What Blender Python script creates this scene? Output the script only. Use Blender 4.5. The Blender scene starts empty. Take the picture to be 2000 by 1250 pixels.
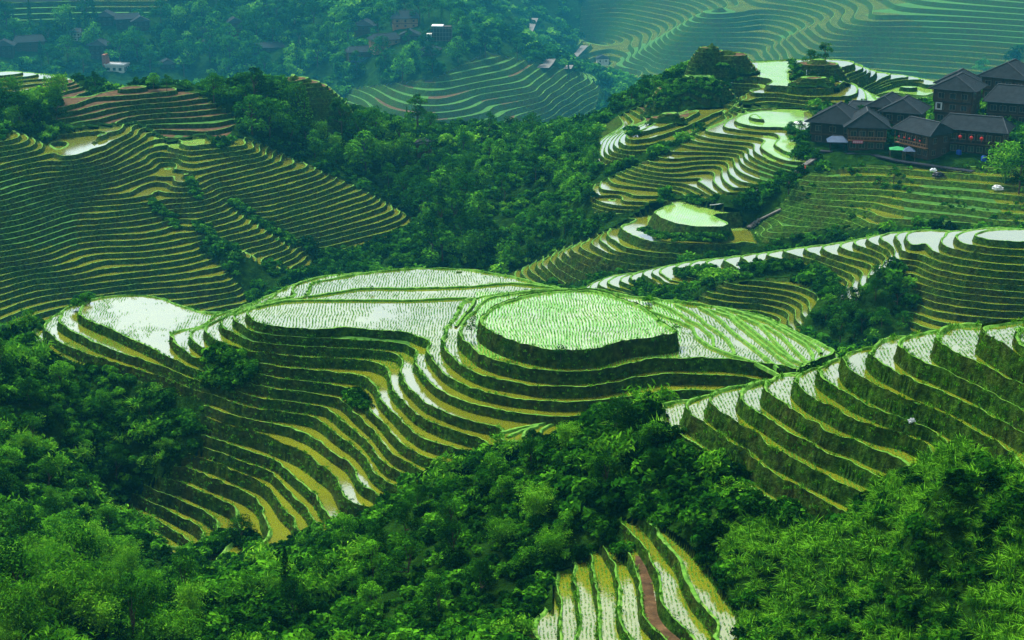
QA, QR = 1300, 1350
import bpy, math, random, time
import numpy as np
T0 = time.time()
# ---------------------------------------------------------------- camera model
FPX, PITCH = 3487.0, math.radians(17.5)
CP, SP = math.cos(PITCH), math.sin(PITCH)
def pix_dir(px, py):
    sx = (np.asarray(px, float) - 1000) / FPX; sy = (625 - np.asarray(py, float)) / FPX
    return sx, CP + sy * SP, -SP + sy * CP            # world x, y, z (camera at the origin looking along +Y)
def at_z(px, py, z):                                   # where the sight line meets the level z
    dx, dy, dz = pix_dir(px, py); t = z / dz
    return dx * t, dy * t, np.full(np.shape(t), z, float)
def at_r(px, py, r):                                   # ... or reaches the horizontal distance r
    dx, dy, dz = pix_dir(px, py); t = r / np.hypot(dx, dy)
    return dx * t, dy * t, dz * t
def at_xz(px, r, z):
    sx = (px - 1000) / FPX; az = math.atan(sx)
    for _ in range(4):
        dep = r * math.cos(az) * CP - z * SP; az = math.asin(max(-.9, min(.9, sx * dep / r)))
    return r * math.sin(az), r * math.cos(az), z
def to_pix(x, y, z):
    dep = y * CP - z * SP; dep = np.where(np.abs(dep) < 1e-6, 1e-6, dep)
    return 1000 + FPX * x / dep, 625 - FPX * (y * SP + z * CP) / dep
# ---------------------------------------------------------------- survey of the terraces: lip lines (sheet, points)
SH = dict(a=(400,500,5),b=(800,500,5),c=(1200,550,5),d=(0,560,5),e=(400,660,5),f=(800,660,5),g=(200,820,5),h=(550,820,5),
 A=(1280,660,5),B=(1600,600,5),K=(1400,800,5),J=(1600,780,5),T=(1000,1000,5),E=(1000,380,5),G=(1300,430,5),R=(1600,400,5),
 L=(0,230,5),M=(0,400,5),N=(200,380,5),P=(250,230,3.4725),Q=(450,280,3.4725),S=(0,110,3.4725),U=(350,110,3.4725),
 V=(1000,160,3.4725),W=(1240,80,3.4725),X=(1340,230,3.4725),Y=(1560,90,3.4725),Z=(1600,230,3.4725),o=(0,0,1))
def line(s):
    pts = []; sh = None
    for tok in s.split():
        if tok in SH: sh = SH[tok]; continue
        u, v = map(float, tok.split(','))
        pts.append((sh[0] + u / sh[2], sh[1] + v / sh[2]))
    return np.array(pts)
MOUND = {
'P0': (-60.0, "b 700,600 800,520 900,465 1050,420 1250,375 1450,350 1700,340 1850,355 2000,400 c 200,225 340,285 440,380 560,470 620,510 600,530 480,550 250,570 100,590 0,615 b 1850,925 1600,940 1400,930 1150,890 950,830 800,760 700,690 670,640 700,600"),
'R1': (-61.7, "b 1700,333 1250,345 900,385 740,420 690,460 640,530 540,610 500,670 495,740 500,800 590,890 700,985 850,1045 1100,1100 1350,1140 1600,1145 1800,1130 2000,1100 c 0,855 200,800 400,765 650,760 1050,770 1230,790 1400,820 1600,915 1650,930 2180,690 2000,600 1800,510 1600,410 1400,335 1100,265 700,210 300,165 0,130 b 1850,325 1700,333"),
'R2': (-63.0, "b 1600,325 1250,338 900,375 650,405 500,465 470,540 410,630 330,760 310,810 330,900 400,990 500,1070 600,1130 800,1210 1050,1250 f 1300,490 1500,498 1800,482 2000,450 c 200,960 400,925 700,912 1000,915 1200,930 1480,965 1600,990"),
'BF': (-64.2, "b 1480,322 1250,270 1000,205 700,155 500,130 250,120 0,125 a 1750,145 1500,180 1250,225 1080,255 1000,280 965,320 970,370 1000,400 900,420 750,440 600,475 500,500 410,530 390,560 400,600 440,640 520,670 700,700 1000,730 1300,740 1600,755 2000,775 b 20,785 90,830 130,890"),
'E': (-65.2, "a 1500,165 1200,195 1000,240 880,275 830,315 860,350 900,385 o 584,579 522,588 a 380,545 290,575 265,610 290,650 350,690 450,740 600,780 800,795 1000,808 1300,802 1500,812 1700,825 1900,835 1980,862 f 50,115 100,130 150,120 90,160 50,210 55,260 130,340 170,400 230,460 300,520 420,580 600,650 850,705 1100,745 1400,775 1600,785 1850,772 2000,755"),
'D': (-66.4, "a 1100,205 830,290 700,360 620,420 580,470 o 505,598 a 260,570 150,600 145,640 180,690 250,730 330,770 420,805 540,832 e 800,75 1100,100 1500,112 1700,125 1850,150 1895,180 1925,240 1890,320 1900,380 1950,460 2000,515 f 30,530 100,610 150,650 300,720 500,800 700,850 880,878 900,930 850,985 900,1020 1100,1020 1300,1005 1500,950 1700,850"),
'C': (-67.5, "a 240,575 90,650 5,700 0,740 30,800 90,835 200,890 350,945 440,965 e 540,140 700,175 1000,200 1300,212 1550,225 1700,270 1800,310 1810,380 1830,470 1880,560 1950,630 2000,690 f 100,770 250,850 400,915 600,968 800,1040"),
'B': (-68.3, "d 2050,370 1990,390 1870,430 1825,470 1880,540 1950,590 e 0,120 80,160 200,170 480,255 700,290 950,327 1300,350 1500,375 1600,420 1660,470 1675,500 1700,580 1760,660 1850,750 1950,860 2000,910 f 100,980 250,1040 420,1090 600,1130"),
'A': (-69.0, "d 2000,375 1800,425 1640,465 1660,510 1750,580 1850,650 2000,720 e 200,290 430,345 700,398 1000,435 1250,470 1400,500 1500,560 1550,625 1600,700 1700,790 1800,920 1900,1020 2000,1105 f 100,1160 220,1200 400,1230"),
'LF': (-69.8, "a 200,560 0,558 d 1900,225 1750,180 1650,135 1550,105 1400,85 1200,85 1000,105 880,140 800,190 755,240 770,290 820,320 1000,395 1200,485 1400,575 1560,660 1700,730 1880,825 2100,880"),
'W1': (-70.6, "d 780,165 650,205 580,260 560,320 590,370 700,430 850,510 1000,590 1200,660 1400,720 1550,785 1700,850 1860,905 e 0,445 180,480 300,525 450,580 800,638 1050,660 1180,685 1260,740 1320,800 1450,900 1580,1010 1680,1150 h 950,390 1040,475 1100,503 1220,530"),
'W2': (-71.4, "d 520,350 410,355 400,400 450,450 530,520 650,590 800,650 980,710 1200,770 1400,840 1570,900 1800,960 e 130,590 280,655 450,700 650,728 740,715 900,745 1050,785 1180,860 1260,940 1400,1030 1500,1110 1600,1230 h 900,520 980,600 1050,628"),
'gg': (-72.15, "d 300,430 350,520 500,640 750,760 1000,850 1300,940 1600,985 e 110,745 350,795 600,835 800,878 900,910 1050,980 1200,1090 1350,1200 h 640,420 720,540 760,620 830,680 900,697"),
'hh': (-72.9, "d 100,480 250,640 450,770 750,880 1050,950 e 480,930 700,1020 900,1100 1050,1190 h 230,345 400,475 510,560 545,640 600,750 650,815"),
'ii': (-73.6, "g 1220,258 1420,322 1570,357 1690,422 1850,560 1950,642 h 250,680 340,772 380,850 425,922"),
'jj': (-74.3, "g 1120,312 1300,390 1500,475 1650,502 1720,580 1850,720 1950,840 h 250,890 300,970 370,1045"),
'kk': (-75.0, "g 1060,410 1300,510 1500,600 1620,690 1700,790 1750,880 1860,960 1870,1020 1875,1090"),
'll': (-75.8, "g 800,460 1000,560 1250,650 1420,730 1520,800 1575,880 1545,915 1590,1010 1635,1100 1600,1180 1480,1250"),
'mm': (-76.5, "g 725,610 950,700 1150,790 1300,860 1310,890 1290,970 1300,1040 1360,1090"),
'nn': (-77.2, "g 670,745 850,830 1050,930 1110,990 1130,1085"),
'oo': (-77.9, "g 305,740 600,865 850,1000 950,1070 985,1155"),
'pp': (-78.6, "g 260,860 450,960 700,1090 830,1170 850,1235"),
'qq': (-79.3, "g 150,950 350,1060 550,1160 650,1235 720,1295"),
}
RIGHT = [  # from the lowest lip up
"A 310,612 100,640 50,700 40,770 60,840 130,890 240,960 350,1040 480,1110 600,1190 K 100,560 200,650 300,750 440,855 560,920 700,1010 850,1080",
"A 480,570 350,610 280,640 268,690 310,740 380,800 470,860 560,920 700,1010 850,1090 K 270,410 400,540 560,650 750,770 900,845 1050,915 1180,990 1300,1025",
"A 900,460 700,500 560,545 505,600 520,650 600,720 700,790 780,830 K 300,210 450,310 500,370 620,440 770,505 900,590 1100,680 1350,805 1450,870",
"A 1000,445 880,490 825,545 825,590 870,650 960,720 1030,752 K 600,180 760,275 900,345 1050,430 1200,485 1350,560 1530,632 1640,690",
"A 1350,350 1150,400 1055,460 1050,510 1100,570 1200,640 1310,705 K 850,90 950,150 1080,230 1190,278 1350,315 1500,400 1650,460 1800,520",
"A 1570,290 1420,345 1370,400 1370,440 1410,510 1500,585 1560,622 1700,690 1850,760 J 200,150 400,222 550,290 800,325 950,400 1100,440",
"A 1770,210 1620,290 1590,330 1600,380 1680,450 1800,518 1900,580 B 100,762 200,818 300,892 450,962 650,1052 860,1122 1050,1170",
"B 460,405 300,450 235,490 240,560 290,630 400,700 490,742 650,832 850,922 1050,982 1200,1050 1400,1160 J 1200,150 1400,270 1600,370 1800,490 1900,590 2050,720",
"B 780,290 560,355 500,420 510,480 600,570 700,620 800,670 1000,762 1200,842 1400,932 1550,1012 1700,1102 1850,1172 2050,1290",
"B 1180,230 850,290 760,340 775,400 870,480 980,552 1100,582 1300,672 1500,762 1700,862 1850,962 2050,1090",
"B 1600,185 1300,190 1180,250 1145,320 1160,370 1250,430 1400,502 1550,562 1700,652 1850,722 2050,815",
"B 2050,145 1800,170 1640,195 1590,230 1600,260 1700,340 1800,400 1950,482 2100,560",
"B 2100,190 1990,220 1940,290 1940,340 1960,400 2050,460",
]
RIGHT_Z = [-53.0, -51.7, -50.4, -49.1, -47.8, -46.4, -45.0, -43.5, -42.0, -40.6, -39.2, -37.8, -36.4]
BOTTOM = {  # fields at the bottom edge, lowest first
-62.3: "T 390,975 290,975 240,1020 210,1100 195,1170 210,1210 240,1250 270,1290",
-61.6: "T 480,610 425,620 435,700 450,830 465,960 470,1080 455,1200 500,1260",
-60.9: "T 650,540 590,550 600,700 650,770 630,850 645,960 655,1080 640,1170 590,1260",
-60.2: "T 800,430 765,445 780,600 810,750 845,900 845,1050 845,1270",
-59.5: "T 880,335 950,450 1010,520 1010,640 1045,750 1040,900 1030,1050 1060,1120 1160,1250",
-58.7: "T 1150,480 1230,580 1250,750 1255,950 1290,1060 1400,1150 1500,1260",
-57.9: "T 1060,100 1150,200 1250,310 1340,440 1340,500 1400,580 1430,740 1440,880 1500,1000 1600,1090 1720,1180 1800,1270",
-57.0: "T 1300,75 1400,200 1500,340 1640,520 1680,650 1780,850 1900,1000 1980,1130 1950,1260",
}
def DZ(k): return -77.7 - 1.02 * k
MIDR = [
(DZ(0), "R 2100,378 2000,375 1800,365 1600,340 1510,310 1490,290 1540,265 1700,245 2000,240 2100,240"),
(DZ(1), "R 2100,445 2000,440 1700,435 1550,410 1400,380 1340,330 1320,300 1380,268 1500,243 1700,222 1900,228"),
(DZ(2), "R 2100,530 2000,525 1700,500 1450,465 1320,440 1200,395 1165,360 1190,320 1290,272 R 1080,262 960,300 930,330 920,380"),
(DZ(3), "R 2100,605 2000,600 1700,580 1400,540 1250,505 1150,480 1080,430 1045,390 1100,330"),
(DZ(3), "R 940,255 850,290 830,330 840,370 880,405"),
(DZ(4), "R 2100,680 2000,675 1700,655 1400,610 1200,570 1100,535 1020,500 980,460 1000,430"),
(DZ(4), "R 850,260 750,285 725,310 740,340 790,380 815,430"),
(DZ(5), "R 2100,750 2000,745 1700,725 1400,695 1200,655 1050,600 960,555 890,525"),
(DZ(5), "R 750,265 640,290 600,315 620,350 700,390 760,440 720,490 740,580"),
(DZ(6), "R 2100,805 2000,800 1700,780 1400,745 1250,715 1100,685"),
(DZ(6), "R 600,290 480,315 450,345 470,380 560,410 650,450 705,500 650,590 665,625"),
(DZ(7), "R 2100,865 2000,860 1700,840 1400,815 1150,770 1000,710 870,645"),
(DZ(7), "R 440,325 350,345 325,365 340,390 450,420 560,460 640,490 655,520 590,620 625,675"),
(DZ(8), "R 2100,925 2000,920 1700,905 1400,875 1150,830"),
(DZ(8), "R 320,350 250,365 225,390 240,430 400,480 550,520 610,555 545,650 605,755"),
(DZ(9), "R 2100,995 2000,990 1700,975 1400,940 1200,905 1110,885"),
(DZ(9), "R 220,370 80,390 25,430 60,470 200,510 400,560 500,580 530,600 490,690 520,760 615,845"),
(DZ(10), "R 2100,1060 2000,1055 1700,1045 1400,1010 1200,980 1090,955"),
(DZ(10), "G 1550,240 1400,260 1355,285 1370,310 1500,350 1650,402 1800,452 1890,500 R 410,650 370,750 400,830 480,905"),
(DZ(11), "R 2100,1135 2000,1130 1700,1115 1400,1090 1200,1060 1050,1020 940,965"),
(DZ(11), "G 1350,265 1200,285 1160,310 1180,340 1400,392 1600,452 1750,512 1840,555 R 345,720 320,790 340,850 380,915"),
(DZ(12), "R 1500,1182 1300,1170 1150,1140 1000,1090 890,1050"),
(DZ(12), "G 1160,290 1030,315 995,345 1010,370 1200,402 1450,452 1600,502 1750,572 1790,622 1760,700 1790,770 1850,812"),
(DZ(13), "R 1080,1220 1000,1190 900,1140"),
(DZ(13), "G 1000,310 880,340 850,370 870,400 1000,412 1300,440 1500,520 1650,582 1730,642 1705,690"),
(DZ(14), "G 870,325 730,355 695,385 730,420 850,440 1000,462 1150,490"),
(DZ(15), "G 720,350 590,375 555,400 600,440 700,460 870,500"),
(DZ(16), "G 590,360 430,390 385,430 410,460 550,490 640,510"),
(DZ(17), "G 420,380 260,410 215,450 240,490 400,520 540,552"),
(DZ(18), "G 260,395 90,450 55,500 90,530 200,560 330,580 500,627"),
(DZ(18.2), "E 1600,680 1560,690 1487,715 1478,750 1510,800 1640,850"),
(DZ(18.4), "E 1510,690 1470,705 1392,735 1383,770 1430,820 1520,862"),
(DZ(18.5), "E 1420,710 1390,720 1290,745 1268,775 1290,802 1400,850"),
(DZ(18.6), "E 1320,735 1290,745 1180,780 1163,815 1190,852 1300,890"),
(DZ(18.7), "E 1220,760 1190,770 1060,810 1043,850 1070,872 1200,912"),
(DZ(18.85), "E 1150,775 1060,790 950,840 933,880 960,907 1100,927 1250,967"),
(DZ(19), "E 1130,770 1000,780 870,830 845,870 860,900 1000,930 1100,950 1270,1000"),
(DZ(20), "E 830,850 780,880 760,930"),(DZ(21), "E 780,860 720,890 700,930"),
(-93.0, "G 740,590 900,605 1100,625 1300,662 1420,712 1480,762 1490,840"),
(-93.75, "G 580,630 800,650 1000,667 1200,702 1350,752 1400,802 1395,880 1430,908"),
(-94.5, "G 460,657 650,692 930,712 1100,737 1250,777 1330,832 1320,900 1370,962"),
(-95.25, "G 430,712 680,752 900,772 1100,802 1230,852 1265,900 1250,960 1330,1042"),
(-96.0, "G 300,732 500,792 700,812 880,827 1050,847 1180,892 1205,940 1180,1000 1260,1085"),
(-96.75, "G 830,882 1000,912 1110,952 1135,990 1110,1012"),
]
ESPUR = [
(-94.3, "o 1272,413 1290,405 1310,399 1330,399 1340,401 1357,406 1377,420 1412,429 1429,439 1423,443 1398,446.5 1369,444.5 1340,441.6 1310,436 1280,421 1272,413"),
(-96.4, "E 1270,250 1150,285 1040,320 1060,345 1150,400 1300,455 1500,485 1700,493 G 200,243 400,245 600,240 750,225 900,185 850,130 760,80 720,40"),
(-97.6, "E 1850,600 1550,585 1400,577 1200,547 1100,512 1000,452 940,420 910,390 930,372"),
(-98.6, "E 1700,632 1500,627 1250,597 1100,582 1050,572 950,500 880,440 870,420 890,395"),
(-99.4, "E 1680,667 1400,652 1100,617 900,572 780,512 742,480 770,438 850,408"),
(-100.3, "E 1500,715 1330,702 1150,687 900,637 750,557 690,502 710,468 770,430"),
(-101.1, "E 1240,747 1070,727 850,672 700,612 600,572 577,540 610,498 680,465"),
(-101.9, "E 1060,772 800,727 650,682 560,622 497,590 520,538 590,500"),
(-102.7, "E 760,800 640,735 520,692 440,642 427,610 450,565 510,540"),
(-103.5, "E 640,832 500,787 400,722 367,660 380,598 440,560"),
(-104.3, "E 530,852 420,812 320,742 295,680 310,632 380,595"),
(-105.1, "E 480,865 310,765 240,715 228,680 250,640 310,625"),
(-105.9, "E 430,872 360,842 250,792 170,762 153,720 170,680 250,640"),
(-106.7, "E 190,832 120,802 82,770 100,718 165,680"),(-107.5, "E 60,805 18,792 30,748 90,720"),
]
def zat(lab): return None
LEFT = [  # long lips of the left-hand hill; heights come from the anchor model below
"L 0,262 150,235 240,200 245,170 200,145","L 0,350 250,310 360,270 340,210","L 0,445 300,385 480,340 480,270",
"L 0,500 250,430 530,375 545,330 500,260","L 610,395 720,345 710,305 850,280 1000,255 1100,200 1290,125 1270,100",
"L 740,487 920,462 1080,402 1200,312 1350,232 1470,182 1450,150","L 0,627 200,572 550,517 900,482 1100,422 1250,332 1350,272 1500,202",
"L 0,697 250,612 650,552 900,512 1100,452 1300,372 1450,292 1600,252","L 100,712 400,642 800,577 1050,532 1250,462 1400,402 1460,342 1680,292",
"L 440,687 800,622 1100,562 1300,492 1480,422 1490,380","L 950,667 1150,622 1400,552 1550,492 1560,470","L 1130,692 1300,612 1450,562 1580,542 1610,512",
"L 1380,742 1550,642 1660,572 1670,540","L 1490,792 1650,682 1780,622 1760,580",
"M 680,60 1000,40 1300,20 1480,-10","M 700,142 1100,112 1500,47","M 720,187 1000,167 1300,137 1530,97",
"M 820,272 1100,247 1400,227 1640,172","M 620,417 750,372 1000,337 1300,342 1600,302 1750,252 1760,230","M 240,582 500,542 700,442 900,407 1300,387 1600,352 1790,312 1800,250",
"M 450,632 650,592 850,512 1000,487 1400,477 1700,432 1900,392","M 0,742 300,662 500,627 750,612 1000,532 1300,522 1650,492 1950,432",
"M 0,802 350,702 600,692 800,652 1050,577 1400,567 1800,522 1990,472","N 0,692 400,662 700,622 900,582 1010,557 1010,520",
"N 0,782 400,742 800,692 1050,612 1060,590","M 0,962 250,880 500,830 N 0,872 300,832 700,792 1000,742 1180,722 1170,690",
"N 0,962 400,917 800,892 1100,852 1290,832 1295,790","N 570,1012 900,982 1200,942 1340,902 1330,870","N 880,1102 1100,1052 1350,1012 1420,962 1430,930",
"N 1000,1142 1250,1092 1400,1062 1490,1032 1480,1010",
"P 330,225 400,202 600,187 705,167 705,150","P 240,322 300,287 450,252 650,232 860,212 860,190","P 330,372 400,332 600,297 900,237 890,215",
"P 370,417 450,372 700,312 950,267 940,240","P 440,442 550,402 750,352 1010,282 1000,255","P 490,472 600,422 900,362 1060,302 1060,270",
"P 570,512 750,462 1000,402 1230,347 1250,330","P 630,552 800,512 1000,472 1300,377 1300,350",
"Q 140,402 380,352 500,322 690,257 700,235","Q 270,492 400,447 600,392 800,322 880,302 870,280","Q 310,547 600,472 800,412 950,367 970,345",
"Q 560,572 800,502 1000,437 1050,402 1040,380","Q 440,677 700,612 950,557 1100,502 1180,462","Q 660,672 900,602 1100,562 1200,517 1205,490",
"Q 710,712 850,682 1050,627 1200,567 1250,532 1220,495",
"N 790,237 1000,192 1150,152 1230,112 1200,70","N 850,302 1100,232 1280,172 1300,130","N 950,332 1200,282 1370,227 1350,170","N 1030,382 1300,322 1440,272",
"N 1100,412 1350,352 1500,307 1480,270","N 1190,457 1450,392 1600,352 1560,300","N 1280,492 1550,432 1670,392 1640,350","N 1400,572 1600,522 1780,472 1750,420",
"N 1500,657 1700,592 1840,522 1810,490","N 1700,657 1850,602 1910,552","N 1800,702 1950,642 1970,602","N 1930,712 2000,672 2040,622 2020,600",
]
LEFT_ANCH = [(250,259,430),(250,322,416.6),(300,400,407),(338,442,394),(400,530,388.7),(440,600,380),(446,402,412),(600,505,398),(450,283,443),(600,380,421),(720,475,411.7),(800,435,429),(0,280,424),(0,400,403),(0,560,373),(120,270,432),(520,450,404)]
LEFT_SPINE = {0: "o 60,260 250,262 300,400 440,600", 30: "o 450,280 600,380 720,475", 45: "o 440,395 600,505"}
FHILL = [
"V 530,735 560,775 640,807 800,817","V 590,690 600,725 700,762 850,777 1030,787","V 640,640 660,680 760,707 950,722 1160,747",
"V 700,610 720,640 900,682 1200,707","V 770,570 800,600 1000,642 1260,677","V 890,510 910,540 1050,557","V 985,470 1010,490 1100,502",
"V 1190,360 1220,390 1320,412 1400,417","W 400,620 420,642 600,682 780,692","W 440,600 480,627 700,652 830,667","W 605,560 640,592 800,612 950,622",
"W 670,530 700,562 850,592 1010,582","W 800,480 740,500 755,530 900,555 1060,560 1250,540",
"X 150,497 110,460 125,410","X 380,532 280,492 215,432 205,390 235,350","X 530,442 400,412 310,362 290,310 325,280","X 650,382 500,332 420,292 385,250 400,235",
"X 740,342 600,312 500,262 440,222 430,200 480,170","X 820,292 700,292 600,262 530,212 500,190 520,150",
"V 830,345 900,310 1000,320 1150,270 W 350,540 480,480 600,420 660,385","V 820,410 1000,375 1180,310 W 400,560 560,490 720,425","V 770,440 1000,410 1200,340 W 480,560 650,500 770,450",
]
F_Z = [-93.0, -92.4, -91.7, -91.0, -89.6, -88.0, -87.0, -85.4, -84.9, -84.4, -83.6, -83.1, -82.5, -90.0, -89.0, -87.6, -86.2, -84.9, -84.2, -84.6, -85.4, -86.2]
F_ANCH = [(1153,373,409),(1280,330,409.6),(1400,270,422.7),(1528,224,430),(1390,365,411),(1480,285,419.6)]
F_SPINE = {0: "o 1150,375 1528,224", 13: "o 1385,366 1480,280", 19: "o 1250,290 1400,230"}
GTOP = [
(-80.0, "o 1433,169 1456,166 1499,166 1537,172 1585,176 1620,174 1640,166"),
(-80.9, "W 680,382 800,357 950,357 1100,382 1389,382"),(-81.8, "W 730,412 850,387 950,387 1100,402 1300,417"),(-82.7, "W 770,437 850,412 950,417 1100,427"),
(-80.9, "Y 330,215 380,180 450,155 440,140 400,128"),(-81.6, "Y 300,262 400,225 500,185 495,165 460,150"),(-82.3, "Y 330,285 450,240 545,195 540,175 510,165"),
(-83.0, "Y 400,300 540,240 620,205 610,190 560,180"),(-83.7, "Y 520,275 640,230 750,207 745,198 690,192"),(-84.4, "Y 640,270 750,245 830,225 820,215 770,205"),
(-85.1, "Y 750,270 850,255 890,245 870,232 830,222"),(-86.0, "Y 830,272 900,262 945,250 930,238 890,234"),
(-88.0, "Y 480,340 540,305 650,283 760,280 850,290 885,315 840,345 740,375 620,385 540,375 480,340"),
]
KNOLL = [(-90.2, "S -40,113 0,112 60,110 85,103 60,96"),(-90.8, "S -40,130 0,128 110,124 165,119 150,110"),(-91.4, "S -40,142 0,140 180,140 265,130 250,117"),(-92.0, "S 60,153 270,155 388,140 375,126"),
(-92.6, "S 400,180 470,166 440,147"),(-93.2, "S 400,197 503,183 495,164"),(-93.8, "S 420,214 548,193 540,177"),(-94.5, "S 480,228 595,202 595,184")]
# plain ground: (px, py, distance)
GROUND = [
(50,705,212),(50,760,203),(0,850,192),(100,900,186),(330,870,198),(0,1000,172),(150,1000,177),(0,1120,150),(100,1200,132),(0,1250,120),(200,1100,160),(300,1180,137),(450,1200,132),
(450,1140,148),(600,1090,146),(700,1035,149),(800,975,150),(950,915,147),(1100,868,145),(1200,838,143),(1270,830,140),
(900,1020,141),(1000,960,144),(1150,950,138),(1250,950,133),(800,1100,136),(950,1100,132),(1080,1040,133),(700,1200,128),(900,1220,124),(1000,1180,126),(600,1250,124),(300,1260,122),
(2020,1000,104),(2020,1100,100),(2000,1250,94),(1900,1000,107),(1700,1000,115),(1700,1150,110),(1800,1250,102),(1600,1250,108),(1500,1050,120),(1500,1200,114),(1850,930,108),(1400,980,126),(1450,1120,117),
(960,505,402),(900,400,425),(930,330,455),(880,262,505),(960,258,508),(1040,268,505),(1120,275,495),(1130,285,480),(1200,205,478),(1260,165,485),(1060,400,418),(1020,480,392),(1100,330,425),(1180,300,412),(1100,445,388),(1200,420,386),
(560,172,470),(640,190,474),(700,240,480),(600,260,468),(520,260,460),(820,330,462),(850,450,404),(760,510,400),(700,320,462),(760,400,444),(940,540,385),(640,540,388),(560,560,384),(480,480,396),
(150,200,458),(250,165,472),(330,175,470),(400,210,464),(440,240,456),(30,230,450),(110,190,462),(60,198,452),(0,195,455),(130,195,458),
(1650,310,392),(1740,330,386),(1850,300,396),(1950,330,388),(1900,240,420),(1980,180,442),(1700,400,370),(1700,440,358),(1900,380,374),(1950,430,361),(1560,390,372),(1500,440,362),(1480,475,357),(1440,445,363),(1800,440,359),(1600,340,380),(1560,285,400),(1620,270,405),
(1290,230,452),(1350,190,462),(1400,175,466),(1330,140,480),(1400,115,484),(1460,125,480),(1600,130,478),(1560,145,470),(1640,145,472),(1500,140,478),(1780,215,462),(1850,210,458),
(100,170,760),(100,100,800),(100,20,830),(300,130,775),(300,60,805),(300,-20,840),(500,150,765),(500,80,795),(500,10,825),(650,240,700),(650,160,735),(700,80,760),(720,10,790),
(850,250,655),(850,190,675),(850,130,700),(840,70,735),(850,10,790),(950,130,715),(950,200,690),(1000,240,675),(1050,180,710),(1120,200,735),(1140,150,770),(1000,90,830),(1000,30,900),(1070,130,900),(1120,110,990),(1080,50,1010),
(1530,128,870),(1620,82,890),(1700,35,905),(2000,0,930),(2000,100,880),(1850,60,900),(1850,130,872),(1700,120,880),(1560,60,935),(1500,90,950),(1480,50,985),(1293,90,960),(1345,50,972),(1394,14,985),(1450,20,990),(1400,110,950),(1345,0,1085),(1235,43,1080),(1158,95,1075),(1250,100,985),(1180,130,1000),(1200,10,1110),(1120,10,1090),(1250,150,960),(1350,150,930),(1450,150,905),
]
# ground that lies hidden behind the crests: (px, distance, height)
HIDDEN = [
(800,162,-72.5),(700,165,-77),(600,165,-80),(500,164,-81),(950,158,-69),(1100,158,-67.5),(1250,156,-65),(350,165,-81.5),
(1640,204,-78),(1500,218,-81),(1300,232,-86),(1100,232,-86),(900,240,-86),(700,242,-87),(550,242,-90),(300,250,-89),(100,250,-88),(1300,258,-99),(900,285,-110),(500,305,-116),(150,305,-112),(1700,245,-96),(700,330,-117),(1000,330,-114),(300,340,-118),(0,330,-116),
(1350,152,-60),(1500,150,-57),(1650,142,-55),(1800,144,-55),(2000,140,-52),(1500,166,-66),(1700,170,-75),(2000,170,-72),(2000,220,-92),(1850,200,-88),
(1850,345,-97),(1600,352,-102),(2000,342,-95),(1300,350,-104),(1150,348,-107),(1450,350,-103),
(0,488,-94),(80,490,-95),(150,492,-94),(230,500,-96),(1040,560,-150),(900,580,-155),(1130,540,-145),(700,560,-140),(550,550,-130),(350,540,-125),(150,600,-140),(0,590,-125),(450,640,-140),(700,620,-142),(1000,610,-150),
(1250,540,-130),(1400,560,-140),(1550,570,-145),(1750,560,-145),(1950,560,-140),(1400,700,-185),(1700,700,-180),(2000,700,-175),(1250,720,-190),(1150,640,-165),
(100,1000,-70),(500,1000,-68),(900,1150,-80),(1300,1250,-70),(1700,1150,-60),(2000,1150,-60),(100,1300,20),(500,1300,20),(900,1400,30),(1300,1500,40),(1700,1400,40),(2000,1400,40),
(2100,70,-36),(1500,80,-52),(1000,90,-62),(500,90,-64),(0,90,-60),
]
FAR = 1.65
# ---------------------------------------------------------------- smooth ground through the survey
def resample(p, step):
    d = np.r_[0, np.cumsum(np.hypot(*np.diff(p, axis=0).T))]
    n = max(2, int(d[-1] / step) + 1); s = np.linspace(0, d[-1], n)
    return np.c_[np.interp(s, d, p[:, 0]), np.interp(s, d, p[:, 1])]
def mq_fit(P, v, c, lam=0.0):
    n = len(P); D = np.sqrt(((P[:, None] - P[None]) ** 2).sum(2) + c * c)
    Mx = np.zeros((n + 3, n + 3)); Mx[:n, :n] = D + lam * np.eye(n)
    Mx[:n, n:] = np.c_[np.ones(n), P]; Mx[n:, :n] = Mx[:n, n:].T
    return np.linalg.solve(Mx, np.r_[v, 0, 0, 0])
def mq_eval(P, w, Q, c):
    out = np.empty(len(Q)); n = len(P)
    for i in range(0, len(Q), 4000):
        q = Q[i:i + 4000]
        D = np.sqrt((q[:, :1] - P[None, :, 0]) ** 2 + (q[:, 1:] - P[None, :, 1]) ** 2 + c * c)
        out[i:i + 4000] = D @ w[:n] + w[n] + q @ w[n + 1:]
    return out
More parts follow.
